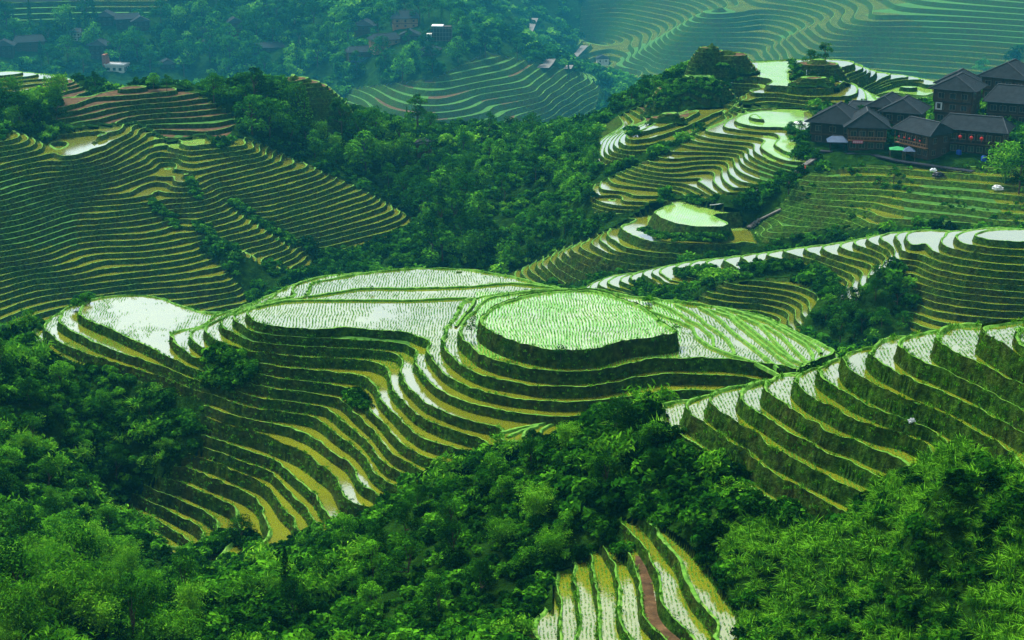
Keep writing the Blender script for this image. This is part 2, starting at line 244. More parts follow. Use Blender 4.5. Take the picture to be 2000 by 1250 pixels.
def settle(items, s, anchors, reach=45, tie=True):
    """heights for a family of lips so that the slope between neighbours (in the line of sight) comes out near s"""
    var, names = [], {}
    for i, (z, _) in enumerate(items):
        k = round(z, 3) if tie else i; var.append(names.setdefault(k, len(names)))
    segs = [line(t) for _, t in items]; rows, rhs, wt = [], [], []
    allp = np.vstack(segs)
    for x in np.arange(allp[:, 0].min() + 3, allp[:, 0].max(), 8.0):
        hit = []
        for i, p in enumerate(segs):
            x0, x1 = p[:-1, 0], p[1:, 0]; m = (x0 - x) * (x1 - x) < 0
            for j in np.nonzero(m)[0]:
                t = (x - x0[j]) / (x1[j] - x0[j]); hit.append((p[j, 1] + t * (p[j + 1, 1] - p[j, 1]), i))
        hit.sort()
        for (ya, ia), (yb, ib) in [(p, q) for n_, p in enumerate(hit) for q in hit[n_ + 1:]]:
            if var[ia] == var[ib] or yb - ya > reach or yb - ya < 1.0 or items[ia][0] <= items[ib][0]: continue
            ta, tb = [-float(pix_dir(x, y)[2]) / float(np.hypot(*pix_dir(x, y)[:2])) for y in (ya, yb)]
            rows.append((var[ib], var[ia])); rhs.append(math.log((1 + s / ta) / (1 + s / tb))); wt.append(1.0)
    n = len(names); Amat = np.zeros((len(rows) + len(anchors) + n, n)); bv = np.zeros(len(Amat))
    for r, ((p, q), v) in enumerate(zip(rows, rhs)): Amat[r, p] = 1; Amat[r, q] = -1; bv[r] = v
    for r, (i, z) in enumerate(anchors): Amat[len(rows) + r, var[i]] = 30; bv[len(rows) + r] = 30 * math.log(-z)
    for k, v in names.items(): Amat[len(rows) + len(anchors) + v, v] = .02; bv[len(rows) + len(anchors) + v] = .02 * math.log(-(k if tie else items[k][0]))
    sol = -np.exp(np.linalg.lstsq(Amat, bv, rcond=None)[0])
    return [(float(sol[var[i]]), t) for i, (_, t) in enumerate(items)]
def anchored(lines, anch, spines):
    A = np.array(anch, float); w = mq_fit(A[:, :2] / 100, A[:, 2], .5)
    res = []; sp = None
    for i, s in enumerate(lines):
        if i in spines: sp = resample(line(spines[i]), 5)
        p = line(s); q = resample(p, 3)
        d = ((q[:, None] - sp[None]) ** 2).sum(2).min(1); b = q[d.argmin()]
        r = mq_eval(A[:, :2] / 100, w, b[None] / 100, .5)
        res.append((float(at_r(b[0], b[1], r[0])[2]), s))
    return res
mk = list(MOUND); MOUND_L = settle(list(MOUND.values()), .62, [(0, -60.0), (2, -63.0), (3, -64.0), (4, -64.9), (19, -82.0)], 60)
RIGHT_L = settle(list(zip(RIGHT_Z, RIGHT)), .5, [(0, -53.0)], 260)
MID_L = settle(MIDR, .6, [(0, -77.7), (36, -97.6), (37, -98.3), (38, -99.0)], 30)
E_L = settle(ESPUR, .5, [(0, -92.6), (12, -107.6), (13, -108.8), (14, -109.8)], 60)
G_L = settle(GTOP, .4, [(0, -80.0)], 30)
LEFT_L = settle(anchored(LEFT, LEFT_ANCH, LEFT_SPINE), .4, [(4, -88.0)], 110, False)
F_L = list(zip(F_Z, FHILL))
LIPS = [(z, s, 9) for z, s in MOUND_L] + [(z, s, 11) for z, s in RIGHT_L] + [(z, s, 13) for z, s in BOTTOM.items()]
LIPS += [(z, s, 9) for z, s in MID_L] + [(z, s, 9) for z, s in E_L] + [(z, s, 9) for z, s in G_L]
LIPS += [(z, s, 9) for z, s in KNOLL] + [(z, s, 11) for z, s in LEFT_L] + [(z, s, 10) for z, s in F_L]
CTRL = []
mz = {k: z for k, (z, _) in zip(mk, MOUND_L)}
INNER = [(mz['R1'] + .35, "c 700,500 900,650 1100,600 1300,650 1400,760 1000,400 1500,600 1700,600 800,350 600,250 1200,450 1900,640 450,250 1250,740 900,700 750,740 1600,800"),
 (mz['P0'] + .3, "b 1200,600 1600,600 900,620 1400,450 1500,800 1800,750 c 100,400 300,430 450,480 100,250"),
 (mz['BF'] + .3, "a 700,560 1000,600 1300,650 1700,600 1900,500 1300,350 1600,300 1500,230 1200,420 1900,200 b 100,500 300,600 300,420 600,340 900,300 400,250 700,230 200,200 150,750 1200,300 300,350"),
 (mz['LF'] + .3, "d 900,250 1200,200 1500,250 1700,300 1300,400 1500,480 1800,300 1000,330 1400,140 1900,290 1600,580"),
 (mz['R2'] + .25, "b 400,750 480,620 560,500 800,400"), (mz['W1'] + .3, "d 650,280 680,370 900,480 1200,620"), (mz['W2'] + .3, "d 470,420 600,530 800,620"),
 (-92.3, "o 1300,415 1350,425 1390,435 1330,405"), (MID_L[0][0] + .25, "R 1700,300 1900,310 2050,300 1600,290"), (MID_L[1][0] + .3, "R 1420,310 1450,380 1500,280"),
 (G_L[0][0] + .25, "o 1440,150 1480,150 1500,140 1530,160 1560,165 1500,160 1460,135"), (LEFT_L[4][0] + .25, "L 700,290 900,210 1100,150 800,150 650,340 1000,130 800,220"), (LEFT_L[30][0] + .2, "P 260,150 300,180 350,160 300,140 450,175 600,165 550,170"), (F_L[11][0] + .3, "o 1500,225 1540,222 1560,232 1520,235")]
KNOLLS = [(1410, 140, 10.5, 6.0, 4.6), (1600, 146, 8.0, 5.0, 3.6), (1592, 164, 6.0, 3.5, 1.6), (1345, 205, 12.5, 8.0, 6.0), (1368, 150, 5.5, 4.0, 3.2), (1302, 236, 5.2, 3.0, 1.8), (622, 204, 11, 8, 3.6)]
for z, s in INNER:
    q = line(s); CTRL.append(np.c_[at_z(q[:, 0], q[:, 1], z)])
for z, s, st in LIPS:
    q = resample(line(s), st); x, y, zz = at_z(q[:, 0], q[:, 1], z); CTRL.append(np.c_[x, y, zz])
g = np.array(GROUND, float); g[:, 2] = np.where(g[:, 2] >= 590, g[:, 2] * FAR, g[:, 2]); HIDDEN = [(p, r * k, z * k) for p, r, z in HIDDEN for k in [FAR if (r >= 640 and z < 0) else (1 + (FAR - 1) * .45 if 538 <= r < 640 else (FAR if r > 800 else 1))]]; CTRL.append(np.c_[at_r(g[:, 0], g[:, 1], g[:, 2])])
CTRL.append(np.array([at_xz(*h) for h in HIDDEN]))
CTRL = np.vstack(CTRL)
def lp(x, y): return np.c_[np.arctan2(x, y), np.log(np.hypot(x, y))]
CL = lp(CTRL[:, 0], CTRL[:, 1])
_, ui = np.unique(np.round(CL / .0012), axis=0, return_index=True)   # drop points that crowd one spot
CL, CZ = CL[ui], CTRL[ui, 2]
MQC = .006
MW = mq_fit(CL, CZ, MQC, -.0025)
AZ0, AZ1, LR0, LR1 = -math.radians(23), math.radians(23), math.log(62), math.log(2600)
CNA, CNR = 330, 530
ca, cr = np.linspace(AZ0, AZ1, CNA), np.linspace(LR0, LR1, CNR)
CG = mq_eval(CL, MW, np.stack(np.meshgrid(ca, cr, indexing='ij'), -1).reshape(-1, 2), MQC).reshape(CNA, CNR)
def cub(t):
    return np.stack([-.5*t**3 + t*t - .5*t, 1.5*t**3 - 2.5*t*t + 1, -1.5*t**3 + 2*t*t + .5*t, .5*t**3 - .5*t*t], -1)
def ground(az, lr):                                     # bicubic lookup of the smooth ground
    fa = np.clip((az - AZ0) / (AZ1 - AZ0) * (CNA - 1), 1, CNA - 2.001); fr = np.clip((lr - LR0) / (LR1 - LR0) * (CNR - 1), 1, CNR - 2.001)
    ia, ir = fa.astype(int), fr.astype(int); wa, wr = cub(fa - ia), cub(fr - ir); out = 0
    for i in range(4):
        for j in range(4): out = out + wa[..., i] * wr[..., j] * CG[ia - 1 + i, ir - 1 + j]
    return out
def ground_xy(x, y): return ground(np.arctan2(x, y), np.log(np.hypot(x, y)))
def vnoise(x, y, seed=0):                               # smooth value noise, -1..1
    xi, yi = np.floor(x).astype(np.int64), np.floor(y).astype(np.int64); fx, fy = x - xi, y - yi
    fx, fy = fx * fx * (3 - 2 * fx), fy * fy * (3 - 2 * fy)
    def hsh(a, b):
        n = (a * 374761393 + b * 668265263 + seed * 974634341) & 0x7fffffff
        n = ((n ^ (n >> 13)) * 1274126177) & 0x7fffffff
        return ((n ^ (n >> 16)) & 0xffff) / 32767.5 - 1
    return (hsh(xi, yi) * (1 - fx) + hsh(xi + 1, yi) * fx) * (1 - fy) + (hsh(xi, yi + 1) * (1 - fx) + hsh(xi + 1, yi + 1) * fx) * fy
def inside(poly, x, y):
    c = np.zeros(x.shape, bool); n = len(poly)
    for i in range(n):
        (x0, y0), (x1, y1) = poly[i], poly[i - 1]
        if y0 == y1: continue
        c ^= ((y0 > y) != (y1 > y)) & (x < (x1 - x0) * (y - y0) / (y1 - y0) + x0)
    return c
def edge_dist(poly, x, y):
    d = np.full(x.shape, 1e9); n = len(poly)
    for i in range(n):
        ax, ay = poly[i - 1]; bx, by = poly[i]; vx, vy = bx - ax, by - ay
        t = np.clip(((x - ax) * vx + (y - ay) * vy) / (vx * vx + vy * vy + 1e-9), 0, 1)
        d = np.minimum(d, np.hypot(x - ax - t * vx, y - ay - t * vy))
    return d
# ---------------------------------------------------------------- terraced regions: outline in survey pixels, distance range, levels
def steps(z0, dz, n): return [z0 - dz * i for i in range(n)][::-1]
_ml = sorted(z for z, _ in MOUND_L)
_md = sorted({round(z, 4) for z, _ in MID_L[:-6]})
_dk = sorted({round(z, 4) for z, _ in MID_L[-6:]})
_el = sorted(z for z, _ in E_L)
_gl = sorted({round(z, 3) for z, _ in G_L})
print(_gl, _dk)
REG = {
 'mound': dict(poly="60,650 110,590 190,555 300,560 400,590 440,598 520,570 600,530 800,510 1000,525 1160,552 1350,575 1500,605 1660,690 1545,742 1480,775 1330,810 1200,830 1000,870 900,900 800,950 740,990 640,1040 560,1090 350,1100 215,1015 240,985 265,955 335,905 395,870 385,820 400,790 330,770 200,725 100,700", r=(150,240), lv=_ml, f=5),
 'right': dict(poly="1275,800 1320,770 1480,700 1650,640 1800,610 2300,580 2300,1000 2000,930 1860,860 1800,905 1720,935 1660,990 1640,1030 1500,985 1420,925 1340,870 1285,835", r=(70,175), lv=[z for z, _ in RIGHT_L], f=6),
 'bottom': dict(poly="1030,1210 1055,1185 1078,1190 1078,1115 1112,1105 1145,1080 1170,1060 1225,1085 1205,1010 1250,1005 1270,1010 1340,1050 1400,1120 1440,1200 1450,1300 1030,1300", r=(85,140), lv=sorted(BOTTOM), f=4),
 'mid': dict(poly="1115,580 1165,535 1400,480 1640,435 1780,425 2300,420 2300,680 1950,690 1780,650 1760,615 1800,590 1770,550 1755,510 1700,540 1675,590 1640,590 1615,545 1570,530 1480,532 1420,525 1400,545 1330,555 1270,590 1180,590", r=(255,350), lv=_md, f=4, wr=.4, wc=.64),
 'dark': dict(poly="1340,590 1420,545 1560,540 1605,580 1570,630 1590,660 1520,680 1400,640", r=(290,335), lv=[_dk[0] - .8] + _dk + [_dk[-1] + .9, _dk[-1] + 1.8], f=4),
 'spur': dict(poly="990,560 990,535 1100,480 1200,440 1270,395 1340,385 1440,400 1475,460 1490,480 1350,500 1340,520 1250,535 1150,550 1050,565", r=(335,392), lv=_el, f=3, wr=.4, wc=.64),
 'left': dict(poly="-300,275 0,270 30,250 90,280 110,262 160,245 270,240 330,275 400,260 430,290 460,262 520,280 580,310 680,355 760,395 815,430 780,460 690,500 640,490 590,478 612,505 600,530 560,530 480,510 440,480 400,470 395,490 440,520 490,580 480,612 300,640 -300,640", r=(350,460), lv=steps(-79.5, .9, 43), f=3, wr=.5, wc=.58),
 'crest': dict(poly="105,205 120,180 200,160 300,155 380,175 450,215 470,235 440,275 400,262 330,275 270,240 160,245 100,240", r=(425,475), lv=steps(-76, 1.0, 22), f=4),
 'fhill': dict(poly="1150,390 1150,365 1240,320 1300,300 1380,245 1430,215 1560,205 1600,225 1560,270 1550,300 1600,320 1570,330 1530,345 1500,375 1430,385 1400,380 1370,395 1300,375 1280,400 1240,420 1160,420", r=(362,446), lv=steps(-81.8, .62, 27), f=3, wr=.4, wc=.6),
 'fledge': dict(poly="1165,330 1170,250 1250,195 1300,180 1420,195 1500,205 1540,215 1430,225 1330,270 1230,310", r=(392,466), lv=[-90.2,-89.4,-88.6,-87.8,-87.0,-86.2,-85.4,-84.6,-83.6], f=3, wr=.4),
 'top': dict(poly="1430,180 1380,120 1450,105 1640,110 1700,120 1850,160 1840,172 1830,200 1700,205 1620,210 1500,210 1440,200", r=(425,545), lv=_gl, f=3),
 'village': dict(poly="1560,340 1700,320 2300,330 2300,450 1800,440 1600,455 1480,480 1470,455 1500,420 1540,380", r=(335,408), lv=steps(-80, .8, 26), f=6, wr=1.6, wc=.84),
 'flat': dict(poly="1415,410 1470,425 1500,440 1490,480 1440,465 1430,440", r=(350,400), lv=[-99.5,-98.2,-97.0,-95.6], f=3),
 'farright': dict(poly="1150,-100 2400,-100 2400,190 1450,190 1300,185 1120,130", r=(1370,1900), lv=steps(-90, 3.4, 64), f=4, wr=.9, wc=.72),
 'farspur': dict(poly="640,260 680,170 850,150 950,100 1180,150 1150,260 900,280", r=(990,1330), lv=steps(-130, 3.0, 56), f=4, wr=.9, wc=.75),
 'farleft': dict(poly="0,0 330,-20 330,35 0,50", r=(1150,1500), lv=steps(-110, 3.2, 50), f=4),
 'knoll': dict(poly="-60,125 60,125 140,150 185,185 130,200 -60,200", r=(495,575), lv=[-96.2, -95.3] + sorted(z for z, _ in KNOLL) + [-89.4], f=3, wr=.4),
 'tilled': dict(poly='-1,-1 -2,-1 -2,-2', r=(1, 2), lv=steps(-60, .95, 45), f=3, wr=.5),
}
for k, v in REG.items(): v['poly'] = np.array([tuple(map(float, t.split(','))) for t in v['poly'].split()]); v['id'] = list(REG).index(k) + 1
# ---------------------------------------------------------------- fine polar sheet
NA, NR = QA, QR
az = np.linspace(AZ0 + .02, AZ1 - .02, NA); lr = np.linspace(math.log(70), math.log(2450), NR)
GA, GR = [m.ravel() for m in np.meshgrid(az, lr, indexing='ij')]
GX, GY = np.exp(GR) * np.sin(GA), np.exp(GR) * np.cos(GA)
H = ground(GA, GR)
eps = .0012
gaz = (ground(GA + eps, GR) - ground(GA - eps, GR)) / (2 * eps * np.exp(GR)); grr = (ground(GA, GR + eps) - ground(GA, GR - eps)) / (2 * eps * np.exp(GR))
SLOPE = np.hypot(gaz, grr)
PX, PY = to_pix(GX, GY, H); RR = np.exp(GR)
RID = np.zeros(len(H), np.int16); FADE = np.zeros(len(H))
for k, v in REG.items():
    m = (RR > v['r'][0]) & (RR < v['r'][1]) & (RID == 0)
    lo, hi = v['poly'].min(0), v['poly'].max(0); m &= (PX > lo[0]) & (PX < hi[0]) & (PY > lo[1]) & (PY < hi[1])
    ix = np.nonzero(m)[0]; ix = ix[inside(v['poly'], PX[ix], PY[ix])]
    RID[ix] = v['id']; FADE[ix] = np.clip(edge_dist(v['poly'], PX[ix], PY[ix]) / v['f'], 0, 1)
for kx, ky, ra, rb_, hk in KNOLLS:                       # tilled knolls standing on the upper fields
    rs = np.linspace(400, 520, 600); x, y, z = at_r(np.full(600, kx), np.full(600, ky), rs); k = int(np.nonzero(z < ground_xy(x, y))[0][0]); cx, cy = x[k], y[k] + rb_ * .3
    d = np.hypot((GX - cx) / ra, (GY - cy) / rb_) * (1 + .12 * vnoise(GX / 4, GY / 4, 77)); m = d < 1.0
    H = np.where(m, H + hk * (np.clip((1 - d) / .32, 0, 1) * .75 + .25 * np.clip(1 - d, 0, 1)), H); RID = np.where(m, len(REG), RID).astype(np.int16); FADE = np.where(m, 1.0, FADE); SLOPE = np.where(m, np.maximum(SLOPE, .6), SLOPE)
# a little wander in every lip, less where the lips were traced closely
NOI = vnoise(GX / 4.2, GY / 4.2, 3) * .6 + vnoise(GX / 1.7, GY / 1.7, 5) * .4
wob = np.zeros(len(REG) + 1); 
for k, v in REG.items(): wob[v['id']] = .05 if k in ('mound', 'right', 'bottom', 'left', 'fhill', 'mid', 'spur', 'fledge', 'top') else (.3 if k in ('village', 'farspur', 'crest') else .16)
H = H + NOI * wob[RID] * np.clip(SLOPE, 0, 1)
BUMP = (vnoise(GX / 9, GY / 9, 11) * .8 + vnoise(GX / 3, GY / 3, 12) * .35) * np.clip(RR / 200, .5, 3)
H = np.where(RID == 0, H + BUMP * .5, H)
ii = np.arange((NA - 1) * (NR - 1)); ia, ir = ii // (NR - 1), ii % (NR - 1); v00 = ia * NR + ir
TRI = np.vstack([np.c_[v00, v00 + 1, v00 + NR + 1], np.c_[v00, v00 + NR + 1, v00 + NR]])   # faces up
TRID = RID[TRI].max(1)
# a triangle belongs to a region only if all its corners do; the rim stays plain
same = (RID[TRI] == TRID[:, None]).all(1)
def slice_tris(Vt, Tr, s, c):
    """cut the triangles Tr where the vertex value s passes c (Vt: attribute rows)"""
    sv = s[Tr]; up = sv > c; nu = up.sum(1); cut = (nu > 0) & (nu < 3)
    if not cut.any(): return Vt, Tr, s
    keep, T = Tr[~cut], Tr[cut]; u = s[T] > c
    odd = np.where(u.sum(1) == 1, u.argmax(1), (~u).argmax(1))
    a = T[np.arange(len(T)), odd]; b = T[np.arange(len(T)), (odd + 1) % 3]; d = T[np.arange(len(T)), (odd + 2) % 3]
    e = np.vstack([np.c_[a, b], np.c_[a, d]]); e.sort(1); key = e[:, 0].astype(np.int64) * (len(Vt) + 1) + e[:, 1]
    uq, inv = np.unique(key, return_inverse=True); inv = inv.ravel()
    p, q = uq // (len(Vt) + 1), uq % (len(Vt) + 1)
    den = s[q] - s[p]; t = np.clip((c - s[p]) / np.where(np.abs(den) < 1e-12, 1e-12, den), 0, 1)
    nv = Vt[p] + (Vt[q] - Vt[p]) * t[:, None]; n0 = len(Vt); n = len(T)
    ab, ad = n0 + inv[:n], n0 + inv[n:]
    return np.vstack([Vt, nv]), np.vstack([keep, np.c_[a, ab, ad], np.c_[ab, b, d], np.c_[ab, d, ad]]), np.r_[s, np.full(len(uq), c)]
BANKS, WATER = [], {}            # pieces: (verts, tris, kind per tri) / per region fields
def terrace(name, v):
    sel = TRI[(TRID == v['id']) & same]
    if not len(sel): return
    used, T = np.unique(sel, return_inverse=True); T = T.reshape(sel.shape)
    Vt = np.c_[GX[used], GY[used], H[used], SLOPE[used], FADE[used]]
    lv = np.array(sorted(v['lv'])); s = Vt[:, 2].copy()
    for c in lv:
        near = np.abs(Vt[:, 2] - c) < 1e-5; Vt[near, 2] += 2e-5; s = Vt[:, 2].copy()
        Vt, T, s = slice_tris(Vt, T, s, c); Vt[:, 2] = s
    hc = Vt[T, 2].mean(1); band = np.searchsorted(lv, hc) - 1
    key = T.astype(np.int64) * 128 + (band[:, None] + 1); uq, inv = np.unique(key.ravel(), return_inverse=True)
    T = inv.reshape(T.shape); Vt = Vt[uq // 128]; vb = (uq % 128).astype(int) - 1
    n = len(lv); lo = np.where(vb >= 0, lv[np.clip(vb, 0, n - 1)], lv[0] - 3.0); hi = np.where(vb + 1 < n, lv[np.clip(vb + 1, 0, n - 1)], lo + 50)
    dz = np.where(vb + 1 < n, hi - lo, 1.0); dz_lo = np.where(vb < 0, 1.0, dz)
    u = np.clip((Vt[:, 2] - lo) / (hi - lo), 0, 1); g = np.clip(Vt[:, 3], .02, 3)
    wb = v.get('wb', .42); wr = v.get('wr', .24)
    ub = np.minimum(wb * g / (hi - lo), .16); ur = 1 - np.minimum(wr * dz * g / (hi - lo), v.get('wc', .6))
    ur = np.where(vb + 1 < n, ur, 2.0)
    A = np.c_[Vt, u, ub, ur, lo, np.where(vb + 1 < n, hi, lo), vb, dz]
    for fn in (lambda A: A[:, 5] - A[:, 6] * .55, lambda A: A[:, 5] - A[:, 6], lambda A: A[:, 5] - A[:, 7]):
        sv = fn(A); sv = np.where(np.abs(sv) < 1e-5, 2e-5, sv); A, T, _ = slice_tris(A, T, sv, 0.0)
    u, ub, ur, lo, hi, vb, dz = A[:, 5], A[:, 6], A[:, 7], A[:, 8], A[:, 9], A[:, 10], A[:, 11]
    hb = np.clip(.16 * dz, .1, .24)
    z = np.where(u < ub * .56, lo + hb, np.where(u < ub * 1.001, lo + hb * np.clip((ub - u) / (ub * .44 + 1e-9), 0, 1), lo))
    z = np.where(u > ur, lo + (hi - lo + hb) * np.clip((u - ur) / np.maximum(1 - ur, 1e-4), 0, 1), z)
    z = np.where(vb < -.5, A[:, 2], z)
    z = A[:, 2] + (z - A[:, 2]) * A[:, 4]
    uc = (u[T] - 0).mean(1); flat = (uc > ub[T].mean(1)) & (uc < ur[T].mean(1)) & (A[T, 4].min(1) > .93) & (vb[T].max(1) > -.5)
    bund = (uc <= ub[T].mean(1)) & (vb[T].max(1) > -.5)
    V3 = np.c_[A[:, 0], A[:, 1], z]
    rough = ((u < ub * .9) | (u > ur + .02)) & (vb > -.5); am = .16 * np.clip(dz, .4, 1.2) * rough * (name != 'farright')
    V3 = V3 + np.stack([am * vnoise(A[:, 0] * .9, A[:, 1] * .9, 91), am * vnoise(A[:, 0] * .9, A[:, 1] * .9, 92), .5 * am * (vnoise(A[:, 0] * .55, A[:, 1] * .55, 93) + .6 * vnoise(A[:, 0] * 2.1, A[:, 1] * 2.1, 94))], 1)
    kind = np.where(flat, 2, np.where(bund, 1, 0))
    BANKS.append((V3, T[~flat], kind[~flat], v['id'])); WATER[name] = (V3, T[flat], vb[T[flat]].mean(1))
for k, v in REG.items(): terrace(k, v)
rest = TRI[~((TRID > 0) & same)]
used, T = np.unique(rest, return_inverse=True); T = T.reshape(rest.shape)
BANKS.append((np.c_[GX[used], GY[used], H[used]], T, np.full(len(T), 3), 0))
KINDS_REST = None
print('terrain', round(time.time() - T0, 1), 's', len(CL), 'controls', sum(len(b[1]) for b in BANKS), 'tris')
# ---------------------------------------------------------------- helpers
C = bpy.context.scene.collection
rng = np.random.default_rng(7)
def raw_mesh(name, V, F, mats=(), midx=None, smooth=None, attrs=None, link=True):
    F = np.asarray(F, np.int32); k = F.shape[1]
    me = bpy.data.meshes.new(name); me.vertices.add(len(V)); me.vertices.foreach_set('co', np.ascontiguousarray(V, np.float32).ravel())
    me.loops.add(F.size); me.loops.foreach_set('vertex_index', np.ascontiguousarray(F).ravel())
    me.polygons.add(len(F)); me.polygons.foreach_set('loop_start', np.arange(0, F.size, k, dtype=np.int32))
    for m in mats: me.materials.append(m)
    if midx is not None: me.polygons.foreach_set('material_index', np.ascontiguousarray(midx, np.int32))
    me.polygons.foreach_set('use_smooth', np.full(len(F), bool(smooth)) if np.ndim(smooth) == 0 else np.ascontiguousarray(smooth, bool))
    for n, a in (attrs or {}).items():
        at = me.attributes.new(n, 'FLOAT', 'POINT'); at.data.foreach_set('value', np.ascontiguousarray(a, np.float32))
    me.update(calc_edges=True)
    return me
def obj(name, me, parent=None):
    o = bpy.data.objects.new(name, me); C.objects.link(o)
    if parent: o.parent = parent
    return o
def tag(o, label=None, cat=None, group=None, kind=None):
    for k, v in (('label', label), ('category', cat), ('group', group), ('kind', kind)):
        if v: o[k] = v
    return o
class NT:
    """short hand for node trees"""
    def __init__(s, name):
        s.m = bpy.data.materials.new(name); s.m.use_nodes = True; s.t = s.m.node_tree; s.b = s.t.nodes['Principled BSDF']; s.out = s.t.nodes['Material Output']
    def n(s, typ, **kw):
        nd = s.t.nodes.new(typ)
        for k, v in kw.items():
            if k[0] == 'i' and k[1:].isdigit(): s.set(nd.inputs[int(k[1:])], v)
            elif k in nd.inputs: s.set(nd.inputs[k], v)
            else: setattr(nd, k, v)
        return nd
    def set(s, sock, v):
        if isinstance(v, bpy.types.NodeSocket): s.t.links.new(v, sock)
        elif isinstance(v, bpy.types.Node): s.t.links.new(v.outputs[0], sock)
        elif isinstance(v, tuple) and sock.type == 'RGBA' and len(v) == 3: sock.default_value = (*v, 1)
        else: sock.default_value = v
    def pos(s): return s.n('ShaderNodeNewGeometry').outputs['Position']
    def noise(s, scale, detail=3, rough=.55, vec=None, dist=0.0):
        nd = s.n('ShaderNodeTexNoise', Scale=scale, Detail=detail, Roughness=rough, Distortion=dist); s.set(nd.inputs['Vector'], vec if vec is not None else s.pos()); return nd.outputs['Fac']
    def ramp(s, fac, *stops):
        nd = s.n('ShaderNodeValToRGB'); s.set(nd.inputs[0], fac); e = nd.color_ramp.elements
        while len(e) < len(stops): e.new(.5)
        for q, (p, c) in zip(e, stops): q.position = p; q.color = (*c, 1) if isinstance(c, tuple) else (c, c, c, 1)
        return nd.outputs[0]
    def mix(s, f, a, b, mode='MIX'):
        nd = s.n('ShaderNodeMix', data_type='RGBA', blend_type=mode)
        s.set(nd.inputs[0], f); s.set(nd.inputs[6], a); s.set(nd.inputs[7], b); return nd.outputs[2]
    def math(s, op, a, b=0.0, clamp=False):
        nd = s.n('ShaderNodeMath', operation=op, use_clamp=clamp); s.set(nd.inputs[0], a); s.set(nd.inputs[1], b); return nd.outputs[0]
    def scaled(s, x, y, z):
        nd = s.n('ShaderNodeMapping'); s.set(nd.inputs['Vector'], s.pos()); nd.inputs['Scale'].default_value = (x, y, z); return nd.outputs[0]
    def bump(s, h, strength, dist):
        nd = s.n('ShaderNodeBump', Strength=strength, Distance=dist); s.set(nd.inputs['Height'], h); s.set(s.b.inputs['Normal'], nd.outputs[0]); return nd.outputs[0]
    def fin(s, col, rough=.8, spec=.25):
        s.set(s.b.inputs['Base Color'], col); s.set(s.b.inputs['Roughness'], rough); s.set(s.b.inputs['Specular IOR Level'], spec); return s.m
def lin(r, g, b): return tuple(((c / 255 + .055) / 1.055) ** 2.4 if c > 10 else c / 3294.6 for c in (r, g, b))
# ---------------------------------------------------------------- ground materials
def m_bank():
    t = NT('grassy_bank'); fine = t.noise(1.6, 5, .7); mid = t.noise(.35, 4, .6); wide = t.noise(.03, 3, .6)
    col = t.ramp(fine, (.3, (.006, .016, .003)), (.5, (.020, .058, .005)), (.72, (.060, .150, .010)))
    soil = t.ramp(fine, (.3, (.012, .009, .004)), (.6, (.048, .028, .012)), (.8, (.11, .06, .028)))
    f = t.ramp(t.math('ADD', t.math('MULTIPLY', mid, .7), t.math('MULTIPLY', wide, .45)), (.50, 0.0), (.70, .5))
    t.bump(t.noise(2.5, 4, .7), .9, .35); return t.fin(t.mix(f, col, soil), 1.0, .0)
def m_bund():
    t = NT('bund_grass'); a = t.noise(1.3, 4, .6)
    col = t.ramp(a, (.3, (.035, .11, .007)), (.5, (.075, .22, .014)), (.64, (.13, .27, .03)), (.75, (.16, .13, .06)))  # greens brighter than the bank: light on the lip painted in
    t.bump(t.noise(5, 3), .6, .12); return t.fin(col, .85, .15)
def m_grass():
    t = NT('meadow_grass'); a = t.noise(.8, 5, .65); b = t.noise(.05, 3)
    col = t.ramp(a, (.3, (.02, .07, .008)), (.55, (.045, .15, .014)), (.75, (.09, .23, .025)))
    col = t.mix(t.ramp(b, (.45, 0.0), (.65, .5)), col, (.03, .10, .015)); t.bump(t.noise(3, 4, .7), .9, .4); return t.fin(col, .9, .1)
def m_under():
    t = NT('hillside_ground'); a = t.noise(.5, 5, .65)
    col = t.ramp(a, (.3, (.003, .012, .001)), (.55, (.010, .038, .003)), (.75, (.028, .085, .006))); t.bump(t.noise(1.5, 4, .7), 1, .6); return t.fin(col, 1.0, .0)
def m_soil():
    t = NT('bare_soil'); a = t.noise(.7, 5, .65)
    col = t.ramp(a, (.3, (.030, .020, .010)), (.55, (.085, .050, .022)), (.75, (.17, .10, .045))); t.bump(t.noise(3, 4, .7), .8, .2); return t.fin(col, .95, .05)
